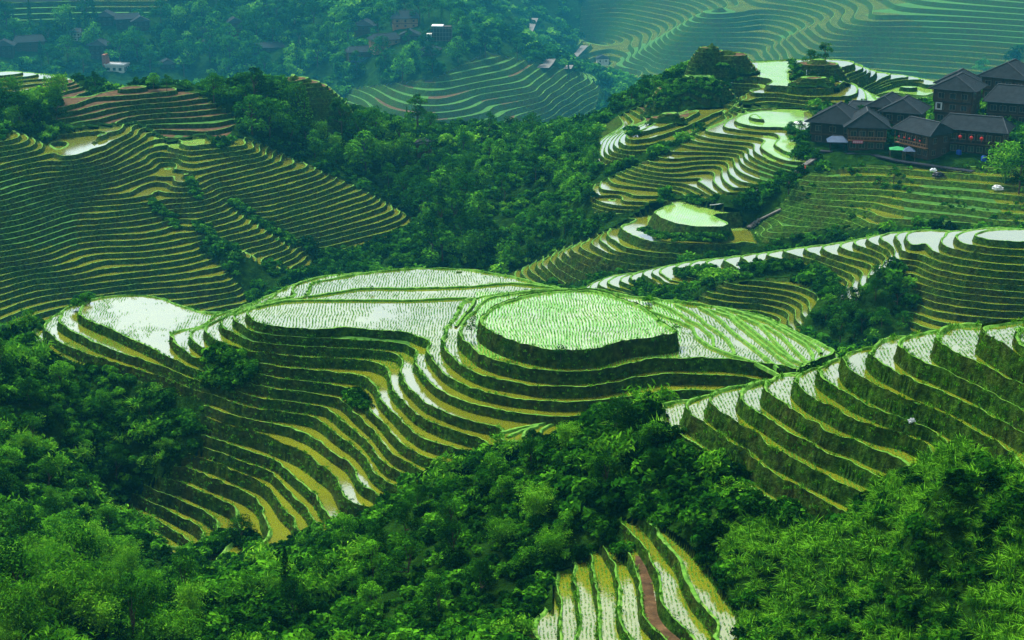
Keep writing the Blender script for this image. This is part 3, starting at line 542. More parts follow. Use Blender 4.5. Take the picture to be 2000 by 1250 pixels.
def m_water(name, mud, green=0.0):
    t = NT(name); vec = t.scaled(1, 1, 0)
    big = t.noise(.09, 3, .5, vec); fine = t.noise(1.1, 4, .6, vec)
    base = t.mix(t.ramp(big, (.35, 0.0), (.65, 1.0)), mud, tuple(c * .72 for c in mud))
    wv = t.n('ShaderNodeTexWave', wave_type='BANDS', bands_direction='X', Scale=.9, Distortion=3.0, Detail=2.0); t.set(wv.inputs['Vector'], vec)
    g = t.math('MULTIPLY', t.ramp(t.math('MULTIPLY', t.math('ADD', wv.outputs['Fac'], fine), t.noise(.16, 3, .6, vec)), (.36, 0.0), (.56, 1.0)), green)
    base = t.mix(g, base, (.10, .30, .035))
    lw = t.n('ShaderNodeLayerWeight', Blend=.5); bp = t.n('ShaderNodeBump', Strength=.12, Distance=.05); t.set(bp.inputs['Height'], t.noise(2.2, 2, .5, vec))
    gl = t.n('ShaderNodeBsdfGlossy', Roughness=.09); gl.inputs['Color'].default_value = (.92, .97, 1, 1); t.set(gl.inputs['Normal'], bp.outputs[0])
    df = t.n('ShaderNodeBsdfDiffuse'); t.set(df.inputs['Color'], base)
    fr = t.ramp(lw.outputs['Facing'], (.0, .05), (.55, .26), (.8, .58), (.95, .8)); fr = t.math('MULTIPLY', fr, t.math('SUBTRACT', 1.0, t.math('MULTIPLY', g, .75)))
    mx = t.n('ShaderNodeMixShader'); t.set(mx.inputs[0], fr); t.set(mx.inputs[1], df); t.set(mx.inputs[2], gl); t.t.links.new(mx.outputs[0], t.out.inputs[0]); t.t.nodes.remove(t.b); return t.m
M = dict(bank=m_bank(), bund=m_bund(), grass=m_grass(), under=m_under(), soil=m_soil(), water=m_water('paddy_water', (.17, .195, .008)), gwater=m_water('planted_paddy_water', (.28, .32, .05), .9))
# ---------------------------------------------------------------- the ground as built
NAMES = list(REG); INV = {v['id']: k for k, v in REG.items()}
def tri_area(V, T): return .5 * np.linalg.norm(np.cross(V[T[:, 1]] - V[T[:, 0]], V[T[:, 2]] - V[T[:, 0]]), axis=1)
DRY = {'crest', 'farspur', 'tilled'}
def P_(s): return np.array([tuple(map(float, t.split(','))) for t in s.split()])
GREENF = [P_("930,570 1330,570 1330,700 930,700"), P_("1265,395 1435,395 1435,450 1265,450"), P_("1440,205 1570,205 1570,250 1440,250"), P_("1690,165 1820,165 1820,205 1690,205"), P_("1490,265 1580,265 1580,315 1490,315"), P_("1480,120 1545,120 1545,172 1480,172"), P_("300,245 400,245 400,290 300,290"),P_("1400,400 1480,400 1480,450 1400,450")]
GRASSF = [P_("-10,690 330,735 330,830 -10,830"), P_("470,645 640,652 800,662 800,675 640,668 470,668"), P_("1480,320 1640,320 1640,440 1500,440"),P_("0,330 150,380 150,480 0,480")]
SOILF = [P_("1240,1085 1264,1085 1285,1195 1345,1260 1290,1260 1248,1180"), P_("100,150 470,150 470,222 330,232 200,240 100,235"), P_("1250,210 1345,210 1345,245 1250,245")]
FLAT_TRI = {}
for name, (V, T, b) in WATER.items():
    if not len(T): continue
    c = V[T].mean(1); px, py = to_pix(c[:, 0], c[:, 1], c[:, 2]); mi = np.zeros(len(T), int)
    if name in DRY: mi[:] = np.where(vnoise(c[:, 0] / 14, c[:, 2] * .9, 4) > {'crest': .1, 'farspur': -.45, 'tilled': .2}[name], 2, 3)
    if name in ('farright', 'farleft'): mi[:] = np.where(vnoise(c[:, 0] / 60, c[:, 1] / 60, 6) > .35, 2, 0)
    if name == 'village': mi[:] = np.where(vnoise(c[:, 0] / 18, c[:, 1] / 18, 9) > -.05, 2, 0)
    for P in GREENF: mi[inside(P, px, py) & (mi == 0)] = 1
    for P in GRASSF:
        if name in ('mound', 'village', 'left', 'fhill'): mi[inside(P, px, py)] = 2
    for P in SOILF: mi[inside(P, px, py) & ((vnoise(c[:, 0] / 9, c[:, 1] / 9, 2) > -.45) | (name == 'bottom'))] = 3
    FLAT_TRI[name] = mi
    tag(obj('paddy_water', raw_mesh('paddy_water', V, T, [M['water'], M['gwater'], M['grass'], M['soil']], mi)), kind='structure')
for V, T, K, rid in BANKS:
    nm = 'terraced_hillside' if rid else 'hillside'
    K = np.where(K == 3, 2, np.where(K == 1, 1, 0))
    tag(obj(nm, raw_mesh(nm, V, T, [M['bank'], M['bund'], M['under']], K, smooth=(K == 2))), kind='structure')
# the land all round, coarser, out to the horizon
def outer_land():
    aa = np.r_[np.linspace(-math.pi, AZ0 + .021, 90), np.linspace(AZ0 + .021, AZ1 - .021, 60)[1:-1], np.linspace(AZ1 - .021, math.pi, 90)]
    rr = np.r_[np.linspace(12, 70, 14), np.exp(np.linspace(math.log(75), math.log(2450), 80)), np.linspace(2600, 4400, 14)]
    A, R_ = np.meshgrid(aa, rr, indexing='ij'); x, y = R_ * np.sin(A), R_ * np.cos(A)
    ac = np.clip(A, AZ0 + .02, AZ1 - .02); over = np.abs(A) > AZ1 - .021
    z = ground(ac.ravel(), np.log(np.clip(R_, 70.5, 2449)).ravel()).reshape(A.shape)
    far = np.clip((R_ - 2450) / 1500, 0, 1); z = z * (1 - far) + far * (60 + 70 * vnoise(x / 900, y / 900, 21) + 30 * vnoise(x / 300, y / 300, 22))
    side = np.clip((np.abs(A) - AZ1) / .6, 0, 1); z = z * (1 - side) + side * np.minimum(-48 + .06 * R_ + 12 * vnoise(x / 60, y / 60, 23), 60 + 40 * vnoise(x / 500, y / 500, 5))
    z = np.where(R_ < 70, np.minimum(z, -44 - 3 * np.cos(A)), z)
    inner = (np.abs(A) <= AZ1 - .0209) & (R_ > 69) & (R_ < 2451); z = np.where(inner, z - 14, z)
    n, k = A.shape; i = np.arange((n - 1) * (k - 1)); a, b = i // (k - 1), i % (k - 1); v = a * k + b
    F = np.c_[v, v + 1, v + k + 1, v + k]
    keep = ~(inner.ravel()[F].all(1)); V = np.c_[x.ravel(), y.ravel(), z.ravel()]
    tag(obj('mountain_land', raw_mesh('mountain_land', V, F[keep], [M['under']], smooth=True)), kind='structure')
outer_land()
# ---------------------------------------------------------------- foliage
def m_leaf(name, dark, mid, light, rnd=.30):
    t = NT(name); at = t.n('ShaderNodeAttribute', attribute_name='tint'); oi = t.n('ShaderNodeObjectInfo')
    wide = t.noise(.018, 2, .5)
    f = t.math('ADD', t.math('ADD', t.math('MULTIPLY', at.outputs['Fac'], .68), t.math('MULTIPLY', oi.outputs['Random'], rnd)), t.math('MULTIPLY', t.math('SUBTRACT', wide, .5), .5), True)
    col = t.ramp(f, (.12, dark), (.5, mid), (.9, light)); t.fin(col, .8, .0)  # dark and light ends paint shade and highlights into the leaf colour
    tr = t.n('ShaderNodeBsdfTranslucent'); t.set(tr.inputs['Color'], t.mix(.5, col, tuple(min(1, c * 1.6) for c in mid)))
    mx = t.n('ShaderNodeMixShader'); mx.inputs[0].default_value = .28; t.t.links.new(t.b.outputs[0], mx.inputs[1]); t.t.links.new(tr.outputs[0], mx.inputs[2]); t.t.links.new(mx.outputs[0], t.out.inputs[0]); return t.m
LEAF = dict(dark=m_leaf('dark_leaves', (.001, .008, .001), (.006, .042, .002), (.045, .20, .006)), mid=m_leaf('green_leaves', (.002, .014, .001), (.016, .100, .003), (.12, .40, .012)),
 light=m_leaf('bamboo_leaves', (.008, .045, .002), (.05, .21, .005), (.24, .55, .025)), grass=m_leaf('grass_blades', (.003, .020, .001), (.028, .14, .004), (.15, .42, .015), .6), rice=m_leaf('rice_seedlings', (.05, .20, .02), (.07, .28, .025), (.10, .36, .04)))
def m_bark():
    t = NT('bark'); return t.fin(t.ramp(t.noise(6, 4), (.3, (.03, .022, .014)), (.7, (.10, .075, .05))), .9, .1)
BARK = m_bark()
def kites(P, N, L, W, r, droop=0.0):
    """leaf shaped quads at P, facing about N, length L, width W"""
    n = len(P); d = r.normal(size=(n, 3)); d[:, 2] -= droop
    d -= N * (d * N).sum(1)[:, None]; d /= np.linalg.norm(d, axis=1)[:, None] + 1e-9; s = np.cross(N, d)
    L = np.broadcast_to(L, n)[:, None]; W = np.broadcast_to(W, n)[:, None]
    V = np.stack([P - d * L * .5, P + s * W * .5 - d * L * .05, P + d * L * .5 - N * L * .12, P - s * W * .5 - d * L * .05], 1).reshape(-1, 3)
    return V, np.arange(4 * n).reshape(n, 4)
def blob_leaves(blobs, n, L, r, up=.5):
    B = np.array(blobs, float); vol = B[:, 3] ** 2; idx = r.choice(len(B), n, p=vol / vol.sum())
    d = r.normal(size=(n, 3)); d /= np.linalg.norm(d, axis=1)[:, None]; d[:, 2] = np.where(d[:, 2] < -.5, -d[:, 2], d[:, 2])
    rad = B[idx, 3] * (1 - .45 * r.random(n) ** 2.2); P = B[idx, :3] + d * rad[:, None] * np.array([1, 1, .82])
    N = d + r.normal(size=(n, 3)) * .55 + np.array([0, 0, up]); N /= np.linalg.norm(N, axis=1)[:, None]
    V, F = kites(P, N, L * (.65 + .7 * r.random(n)), L * (.40 + .3 * r.random(n)), r, .4)
    tint = np.clip(r.random(len(B))[idx] * .72 + r.random(n) * .28, 0, 1)  # per-clump tone paints bright lit clumps against shaded gaps
    return V, F, np.repeat(tint, 4)
def tube(path, radii, k=6):
    path = np.array(path, float); V = []; F = []
    for i, (p, ra) in enumerate(zip(path, radii)):
        t = path[min(i + 1, len(path) - 1)] - path[max(i - 1, 0)]; t /= np.linalg.norm(t) + 1e-9
        a = np.cross(t, [.3, .9, .1]); a /= np.linalg.norm(a) + 1e-9; b = np.cross(t, a)
        for j in range(k): th = 2 * math.pi * j / k; V.append(p + ra * (math.cos(th) * a + math.sin(th) * b))
    for i in range(len(path) - 1):
        for j in range(k): F.append((i * k + j, i * k + (j + 1) % k, (i + 1) * k + (j + 1) % k, (i + 1) * k + j))
    return np.array(V), np.array(F)
def join(parts):
    V, F, T, n = [], [], [], 0
    for p in parts:
        V.append(p[0]); F.append(p[1] + n); T.append(p[2] if len(p) > 2 else np.full(len(p[0]), .4)); n += len(p[0])
    return np.vstack(V), np.vstack(F), np.concatenate(T)
def leafmesh(name, parts, mat):
    V, F, T = join(parts); return raw_mesh(name, V, F, [mat], attrs={'tint': T})
def bush_parts(seed, n=270, L=.40):
    r = np.random.default_rng(seed); bl = []
    for _ in range(9):
        a, q = r.random() * 6.28, r.random() ** .6 * .85; bl.append((q * math.cos(a), q * math.sin(a), .25 + r.random() * .75 * (1.15 - q), .28 + r.random() * .24))
    return [blob_leaves(bl, n, L, r)]
def blades_parts(seed, n, h, spread, wd, lean=.5):
    r = np.random.default_rng(seed); a = r.random(n) * 6.283; q = r.random(n) ** .7 * spread; P = np.c_[q * np.cos(a), q * np.sin(a), np.zeros(n)]
    out = np.c_[np.cos(a), np.sin(a), np.zeros(n)] * (lean * r.random(n))[:, None] + r.normal(size=(n, 3)) * .12
    hh = h * (.5 + .6 * r.random(n)); mid = P + out * .35 * hh[:, None] + np.c_[np.zeros((n, 2)), hh * .62]; tip = P + out * 1.05 * hh[:, None] + np.c_[np.zeros((n, 2)), hh * (.95 - .45 * lean * r.random(n))]
    s = np.c_[-np.sin(a), np.cos(a), np.zeros(n)] * wd
    V = np.stack([P - s * .5, P + s * .5, mid + s * .6, mid - s * .6, tip], 1).reshape(-1, 3); b = np.arange(n) * 5
    F = np.vstack([np.c_[b, b + 1, b + 2, b + 3], np.c_[b + 3, b + 2, b + 4, b + 4]])
    return [(V, F[:n], np.repeat(r.random(n), 5)), (V, np.c_[b + 3, b + 2, b + 4, b + 4][:0], np.zeros(5 * n))][:1], (V, b, r.random(n))
def tuft_mesh(name, seed, n, h, spread, wd, lean, mat):
    _, (V, b, rr) = blades_parts(seed, n, h, spread, wd, lean)
    F = np.vstack([np.c_[b, b + 1, b + 2], np.c_[b, b + 2, b + 3], np.c_[b + 3, b + 2, b + 4]])
    return raw_mesh(name, V, F, [mat], attrs={'tint': np.repeat(rr, 5)})
def broad_tree(seed, h, w, n=1000, L=.5, mat='mid', trunk=True):
    r = np.random.default_rng(seed); bl = []; tw = []; zb = h * (.28 if trunk else .08)
    tp = [(0, 0, -.4)] + [(r.normal() * .012 * h * i, r.normal() * .012 * h * i, zb + (h * .82 - zb) * i / 4) for i in range(5)]
    tw.append(tube(tp, [h * .024 * (1 - .16 * i) for i in range(6)]))
    for k in range(15):
        f = r.random(); a = r.random() * 6.28; rad = w * .5 * (1.0 - .75 * max(0, f - .35)) * (.35 + .62 * r.random()); z = zb + (h - zb) * (.1 + .84 * f)
        c = (rad * math.cos(a), rad * math.sin(a), z); bl.append((*c, w * (.15 + .11 * r.random())))
        if k % 2 == 0: tw.append(tube([(0, 0, zb + (z - zb) * .45), (c[0] * .5, c[1] * .5, zb + (z - zb) * .75), c], [h * .010, h * .007, h * .003], 4))
    bl.append((0, 0, h * .9, w * .2)); V, F, T = blob_leaves(bl, n, L, r)
    tv, tf, _ = join(tw)
    return raw_mesh('crown', V, F, [LEAF[mat]], attrs={'tint': T}), raw_mesh('trunk', tv, tf, [BARK], smooth=True)
def fir_tree(seed, h, w, n=1100, L=.45, mat='dark'):
    r = np.random.default_rng(seed); f = r.random(n) ** .75; a = r.random(n) * 6.283; tier = np.floor(f * 13) / 13
    rad = w * .5 * (1 - f) ** .8 * (.35 + .65 * r.random(n) ** .5) * (.75 + .25 * np.cos((f - tier) * 13 * 3.14)) + .08
    P = np.c_[rad * np.cos(a), rad * np.sin(a), h * (.10 + .9 * f) - rad * .18]
    N = np.c_[np.cos(a) * .5, np.sin(a) * .5, np.ones(n)] + r.normal(size=(n, 3)) * .35; N /= np.linalg.norm(N, axis=1)[:, None]
    V, F = kites(P, N, L * (.6 + .7 * r.random(n)), L * (.3 + .3 * r.random(n)), r, .5)
    tv, tf = tube([(0, 0, -.4), (0, 0, h * .5), (0, 0, h * .95)], [h * .02, h * .012, .02])
    return raw_mesh('crown', V, F, [LEAF[mat]], attrs={'tint': np.repeat(r.random(n), 4)}), raw_mesh('trunk', tv, tf, [BARK], smooth=True)
def bamboo(seed, h, w, culms=9, per=120, L=.5, mat='light'):
    r = np.random.default_rng(seed); Vs = []; tw = []
    for c in range(culms):
        a = r.random() * 6.28; b0 = r.random() * .3; lean = w * .5 * (.35 + .65 * r.random()); hh = h * (.72 + .28 * r.random())
        f = np.linspace(0, 1, 8); path = np.c_[np.cos(a) * (b0 + lean * f ** 2.3), np.sin(a) * (b0 + lean * f ** 2.3), hh * (f - .16 * f ** 5)]
        tw.append(tube(path - np.array([0, 0, .4]) * (1 - f[:, None]), np.linspace(h * .008, h * .002, 8), 4))
        q = .28 + .72 * r.random(per) ** .8; P = np.stack([np.interp(q, f, path[:, i]) for i in range(3)], 1)
        sp = w * .17 * np.sin(np.clip(q, .1, 1) * 3.0)[:, None]; P = P + r.normal(size=(per, 3)) * sp * np.array([1, 1, .7])
        N = r.normal(size=(per, 3)) * .6 + np.array([math.cos(a) * .4, math.sin(a) * .4, 1.0]); N /= np.linalg.norm(N, axis=1)[:, None]
        V, F = kites(P, N, L * (.7 + .6 * r.random(per)), L * (.22 + .16 * r.random(per)), r, 1.1); Vs.append((V, F, np.repeat(np.clip(.3 * r.random() + .7 * r.random(per), 0, 1), 4)))
    V, F, T = join(Vs); tv, tf, _ = join(tw)
    return raw_mesh('crown', V, F, [LEAF[mat]], attrs={'tint': T}), raw_mesh('culms', tv, tf, [M['bund']], smooth=True)
# ---------------------------------------------------------------- where the ground can be seen from, and scattering on it
EL = (H / RR).reshape(NA, NR); CM = np.maximum.accumulate(EL, axis=1)
DA, DL = az[1] - az[0], lr[1] - lr[0]
def cell(x, y):
    a, l = np.arctan2(x, y), np.log(np.hypot(x, y)); return np.clip(((a - az[0]) / DA + .5).astype(int), 0, NA - 1), np.clip(((l - lr[0]) / DL + .5).astype(int), 0, NR - 1)
def seen(x, y, z, tall):
    i, j = cell(x, y); return (z + tall) / np.hypot(x, y) >= CM[i, np.maximum(j - 2, 0)] - .0005
def height(x, y):
    i, j = cell(x, y); return H.reshape(NA, NR)[i, j]
def plain(x, y):
    i, j = cell(x, y); return RID.reshape(NA, NR)[i, j] == 0
def throw(r0, r1, dens, tall, r, px=(-90, 2090), py=(-60, 1330)):
    n = int(dens * (r1 ** 2 - r0 ** 2) / 2 * .68); rr = np.sqrt(r.random(n) * (r1 ** 2 - r0 ** 2) + r0 ** 2); a = (r.random(n) - .5) * .68
    x, y = rr * np.sin(a), rr * np.cos(a); z = ground_xy(x, y); qx, qy = to_pix(x, y, z)
    m = (qx > px[0]) & (qx < px[1]) & (qy > py[0]) & (qy < py[1]) & seen(x, y, z, tall); return x[m], y[m], height(x[m], y[m]), qx[m], qy[m]
def scatter(name, label, cat, protos, P, var, scl, rot=None, tilt=None):
    """one mass of growth that nobody could count: points that carry copies of a few plants"""
    n = len(P); me = raw_mesh(name, P, np.zeros((0, 3), int)) if False else bpy.data.meshes.new(name)
    me.vertices.add(n); me.vertices.foreach_set('co', np.ascontiguousarray(P, np.float32).ravel())
    for k, a, ty in (('scl', scl, 'FLOAT'), ('rotz', rng.random(n) * 6.283 if rot is None else rot, 'FLOAT'), ('var', var, 'INT')):
        at = me.attributes.new(k, ty, 'POINT'); at.data.foreach_set('value', np.ascontiguousarray(a, np.float32 if ty == 'FLOAT' else np.int32))
    o = obj(name, me); tag(o, label, cat, kind='stuff'); g = bpy.data.node_groups.new(name, 'GeometryNodeTree')
    g.interface.new_socket('Geometry', in_out='INPUT', socket_type='NodeSocketGeometry'); g.interface.new_socket('Geometry', in_out='OUTPUT', socket_type='NodeSocketGeometry')
    gi, go, jn = g.nodes.new('NodeGroupInput'), g.nodes.new('NodeGroupOutput'), g.nodes.new('GeometryNodeJoinGeometry'); L = g.links.new
    def attr(nm, ty):
        a = g.nodes.new('GeometryNodeInputNamedAttribute'); a.data_type = ty; a.inputs['Name'].default_value = nm; return a.outputs['Attribute']
    sv = attr('scl', 'FLOAT'); cx = g.nodes.new('ShaderNodeCombineXYZ'); L(attr('rotz', 'FLOAT'), cx.inputs[2]); va = attr('var', 'INT')
    for k, me2 in enumerate(protos):
        po = bpy.data.objects.new(name + '_kind', me2); oi = g.nodes.new('GeometryNodeObjectInfo'); oi.inputs['Object'].default_value = po; oi.inputs['As Instance'].default_value = True
        cmp_ = g.nodes.new('FunctionNodeCompare'); cmp_.data_type = 'INT'; cmp_.operation = 'EQUAL'; ins = [i for i in cmp_.inputs if i.type == 'INT']; L(va, ins[0]); ins[1].default_value = k
        ip = g.nodes.new('GeometryNodeInstanceOnPoints'); L(gi.outputs[0], ip.inputs['Points']); L(cmp_.outputs[0], ip.inputs['Selection']); L(oi.outputs['Geometry'], ip.inputs['Instance']); L(cx.outputs[0], ip.inputs['Rotation']); L(sv, ip.inputs['Scale']); L(ip.outputs[0], jn.inputs[0])
    L(jn.outputs[0], go.inputs[0]); md = o.modifiers.new('scatter', 'NODES'); md.node_group = g; return o
R1_ = np.random.default_rng(11)
BUSH = [leafmesh('bush', bush_parts(1), LEAF['dark']), leafmesh('bush', bush_parts(2), LEAF['mid']), leafmesh('bush', bush_parts(3, 280, .4), LEAF['mid']), leafmesh('bush', bush_parts(4, 420, .27), LEAF['dark']),
        bamboo(5, 2.2, 2.6, 8, 60, .42)[0], tuft_mesh('fern', 6, 70, 1.2, .35, .045, 1.1, LEAF['grass'])]
BUSHF = [leafmesh('bush', bush_parts(21, 150, .42), LEAF['dark']), leafmesh('bush', bush_parts(22, 150, .45), LEAF['mid']), leafmesh('bush', bush_parts(23, 130, .5), LEAF['dark']), leafmesh('bush', bush_parts(24, 140, .4), LEAF['light'])]
GRASSY = P_("1400,1000 1480,1010 1640,1040 1700,930 1880,860 2100,930 2100,1330 1460,1330 1450,1190 1420,1110")
OPEN = [P_("1640,112 1700,118 1850,150 1845,205 1700,215 1640,190"), P_("1590,270 1660,275 1850,290 1960,300 1960,330 1600,320")]
FAR_HOUSES = [(460, 74), (416, 100), (192, 118), (60, 102), (8, 110), (205, 52), (252, 56), (276, 62), (328, 136), (525, 104), (710, 70), (792, 56), (757, 98), (707, 122), (800, 80), (838, 110), (862, 82), (224, 142), (827, 312)]
def near_growth():
    x, y, z, qx, qy = throw(70, 262, 1.25, 1.6, R1_); m = plain(x, y)
    gr = inside(GRASSY, qx, qy); m &= ~(gr & (R1_.random(len(x)) < .86))
    x, y, z, gr = x[m], y[m], z[m], gr[m]; n = len(x); big = vnoise(x / 9, y / 9, 31)
    u = R1_.random(n) + big * .25; var = np.select([u < .28, u < .5, u < .68, u < .93, u < .98], [0, 1, 2, 3, 4], 5)
    s = (.5 + 1.1 * R1_.random(n) ** 2) * (1 + .4 * big); var = np.where(gr, np.where(R1_.random(n) < .8, 5, 1), var); s = np.where(gr, .35 + .45 * R1_.random(n), s)
    scatter('undergrowth', 'dense green bushes and ferns covering the near slopes', 'undergrowth', BUSH, np.c_[x, y, z - .12], var, s)
def mid_growth():
    x, y, z, qx, qy = throw(262, 640, .17, 3, R1_); m = plain(x, y)
    for P in OPEN: m &= ~inside(P, qx, qy)
    x, y, z = x[m], y[m], z[m]; n = len(x); u = R1_.random(n) + vnoise(x / 22, y / 22, 33) * .35
    var = np.select([u < .35, u < .62, u < .9], [0, 1, 2], 3); s = 1.1 + 1.6 * R1_.random(n) ** 2
    scatter('valley_undergrowth', 'dark thicket of shrubs covering the valley slopes', 'undergrowth', BUSHF, np.c_[x, y, z - .3], var, s)
def far_growth():
    x, y, z, qx, qy = throw(800, 2200, .011, 9, R1_); m = plain(x, y) & (vnoise(x / 66, y / 66, 35) > -.45)
    for hx, hy in FAR_HOUSES: m &= ~((np.abs(qx - hx) < 30) & (qy > hy - 12) & (qy < hy + 26))
    x, y, z = x[m], y[m], z[m]; n = len(x); u = R1_.random(n) + vnoise(x / 100, y / 100, 36) * .4; var = np.select([u < .25, u < .62, u < .8], [0, 1, 2], 3)  # more pale-leaved plants, their colour standing in for bright haze
    scatter('far_woodland', 'hazy woodland covering the far hillsides', 'woodland', BUSHF, np.c_[x, y, z - .5], var, 3.2 + 5.8 * R1_.random(n) ** 1.6)
def slope_growth():
    x, y, z, qx, qy = throw(84, 140, 4.5, 1, R1_, py=(860, 1330)); m = plain(x, y) & inside(GRASSY, qx, qy); x, y, z = x[m], y[m], z[m]; n = len(x); big = vnoise(x / 5, y / 5, 38); u = R1_.random(n) + .3 * big
    scatter('grassy_slope_growth', 'tall grass and ferns covering the steep slope at the lower right', 'grass', [BUSH[5], BUSH[1], BUSH[0], tuft_mesh('grass_clump', 7, 60, .9, .3, .04, 1.0, LEAF['grass'])], np.c_[x, y, z - .08], np.select([u < .05, u < .12, u < .55], [1, 2, 3], 0), .35 + .6 * R1_.random(n) ** 1.6 + .3 * big.clip(0))
slope_growth(); near_growth(); mid_growth(); far_growth()
# shrubs growing over the banks in clumps, and along the gullies
def over_growth():
    pts = []
    for s, wd, step in (("o 405,705 440,700 470,710 480,735 450,745 415,740", 14, 3), ("o 685,775 705,790", 9, 3), ("o 345,1095 390,1078 425,1060 470,1050 498,1066", 9, 2.5), ("o 440,1105 520,1088 570,1075 620,1040", 9, 3), ("o 296,395 330,430 350,445", 7, 2.5), ("o 372,350 380,375 392,390", 6, 2), ("o 455,395 500,430 575,478", 6, 2), ("o 385,440 430,480 460,510", 8, 2),
        ("o 640,500 700,490 760,470", 6, 3), ("o 1170,800 1200,810", 14, 4), ("o 1240,560 1290,575 1330,575", 14, 4), ("o 1590,520 1620,545 1640,570", 10, 3), ("o 1330,535 1400,528", 8, 3), ("o 1450,523 1540,520 1600,535", 6, 3), ("o 1255,450 1290,465 1350,470 1420,465", 4, 2.5),
        ("o 1500,380 1530,350 1560,345", 12, 3), ("o 1545,262 1570,275", 14, 3), ("o 1230,255 1245,262", 8, 2), ("o 1340,390 1370,395", 6, 3), ("o 150,590 180,583", 5, 3), ("o 1280,205 1350,180 1420,160", 22, 2), ("o 1300,170 1400,190", 16, 2), ("o 1545,120 1560,150", 8, 2)):
        q = resample(line(s), step)
        for _ in range(3): pts.append(q + R1_.normal(size=q.shape) * wd * .5)
    q = np.vstack(pts); out = []
    for px, py in q:                                              # march the sight line to the ground
        rs = np.exp(np.linspace(math.log(75), math.log(600), 700)); x, y, z = at_r(np.full(700, px), np.full(700, py), rs); k = np.nonzero(z < height(x, y))[0]
        if len(k): out.append((x[k[0]], y[k[0]], height(x[k[:1]], y[k[:1]])[0], rs[k[0]]))
    o = np.array(out); n = len(o); scatter('bank_shrubs', 'leafy scrub growing over the terrace banks and gullies', 'scrub', BUSH[:4] + BUSHF[:2], np.c_[o[:, :2], o[:, 2] - .3], R1_.integers(0, 4, n) + (o[:, 3] > 300) * R1_.integers(0, 3, n).clip(0, 2), np.where(o[:, 3] < 260, .5 + .6 * R1_.random(n), .45 + .6 * R1_.random(n)))
over_growth()
def village_scrub():
    x, y, z, qx, qy = throw(330, 410, .35, 1.5, R1_); i, j = cell(x, y); m = (RID.reshape(NA, NR)[i, j] == REG['village']['id']) & (vnoise(x / 9, y / 9, 81) > .05); x, y, z = x[m], y[m], z[m]; n = len(x)
    scatter('terrace_scrub', 'low scrub overgrowing the dark terraces under the village', 'scrub', BUSHF[:3] + [tuft_mesh('grass_clump', 8, 40, .9, .4, .07, 1.0, LEAF['grass'])], np.c_[x, y, z - .3], R1_.integers(0, 4, n), .35 + .55 * R1_.random(n) ** 2)
village_scrub()
# grass on the banks and bunds near the camera
TUFT = [tuft_mesh('tuft', 41, 16, .34, .16, .035, .9, LEAF['grass']), tuft_mesh('tuft', 42, 12, .26, .14, .03, .7, LEAF['grass']), leafmesh('weed', bush_parts(43, 40, .3), LEAF['mid'])]
def on_tris(V, T, dens, r):
    a = tri_area(V, T); n = r.poisson(a * dens); i = np.repeat(np.arange(len(T)), n); u, v = r.random(len(i)), r.random(len(i)); f = u + v > 1; u[f], v[f] = 1 - u[f], 1 - v[f]
    return V[T[i, 0]] * (1 - u - v)[:, None] + V[T[i, 1]] * u[:, None] + V[T[i, 2]] * v[:, None], i
def bank_grass():
    Ps, vs = [], []
    for V, T, K, rid in BANKS:
        if INV.get(rid) not in ('mound', 'right', 'bottom'): continue
        P, i = on_tris(V, T, 3.2, R1_); k = K[i]; keep = (vnoise(P[:, 0] / 1.8, P[:, 2] / .8, 51) + .35 * (k == 1) > -.25); qx, qy = to_pix(*P.T); keep &= (qx > -30) & (qx < 2030) & (qy < 1290)
        Ps.append(P[keep]); vs.append(np.where(R1_.random(keep.sum()) < .08, 2, R1_.integers(0, 2, keep.sum())))
    P, v = np.vstack(Ps), np.concatenate(vs); scatter('bank_grass', 'short grass growing on the banks of the near terraces', 'grass', TUFT, P - np.array([0, 0, .03]), v, np.where(v == 2, .25 + .25 * R1_.random(len(P)), .55 + .6 * R1_.random(len(P)))); return len(P)
print('tufts', bank_grass())
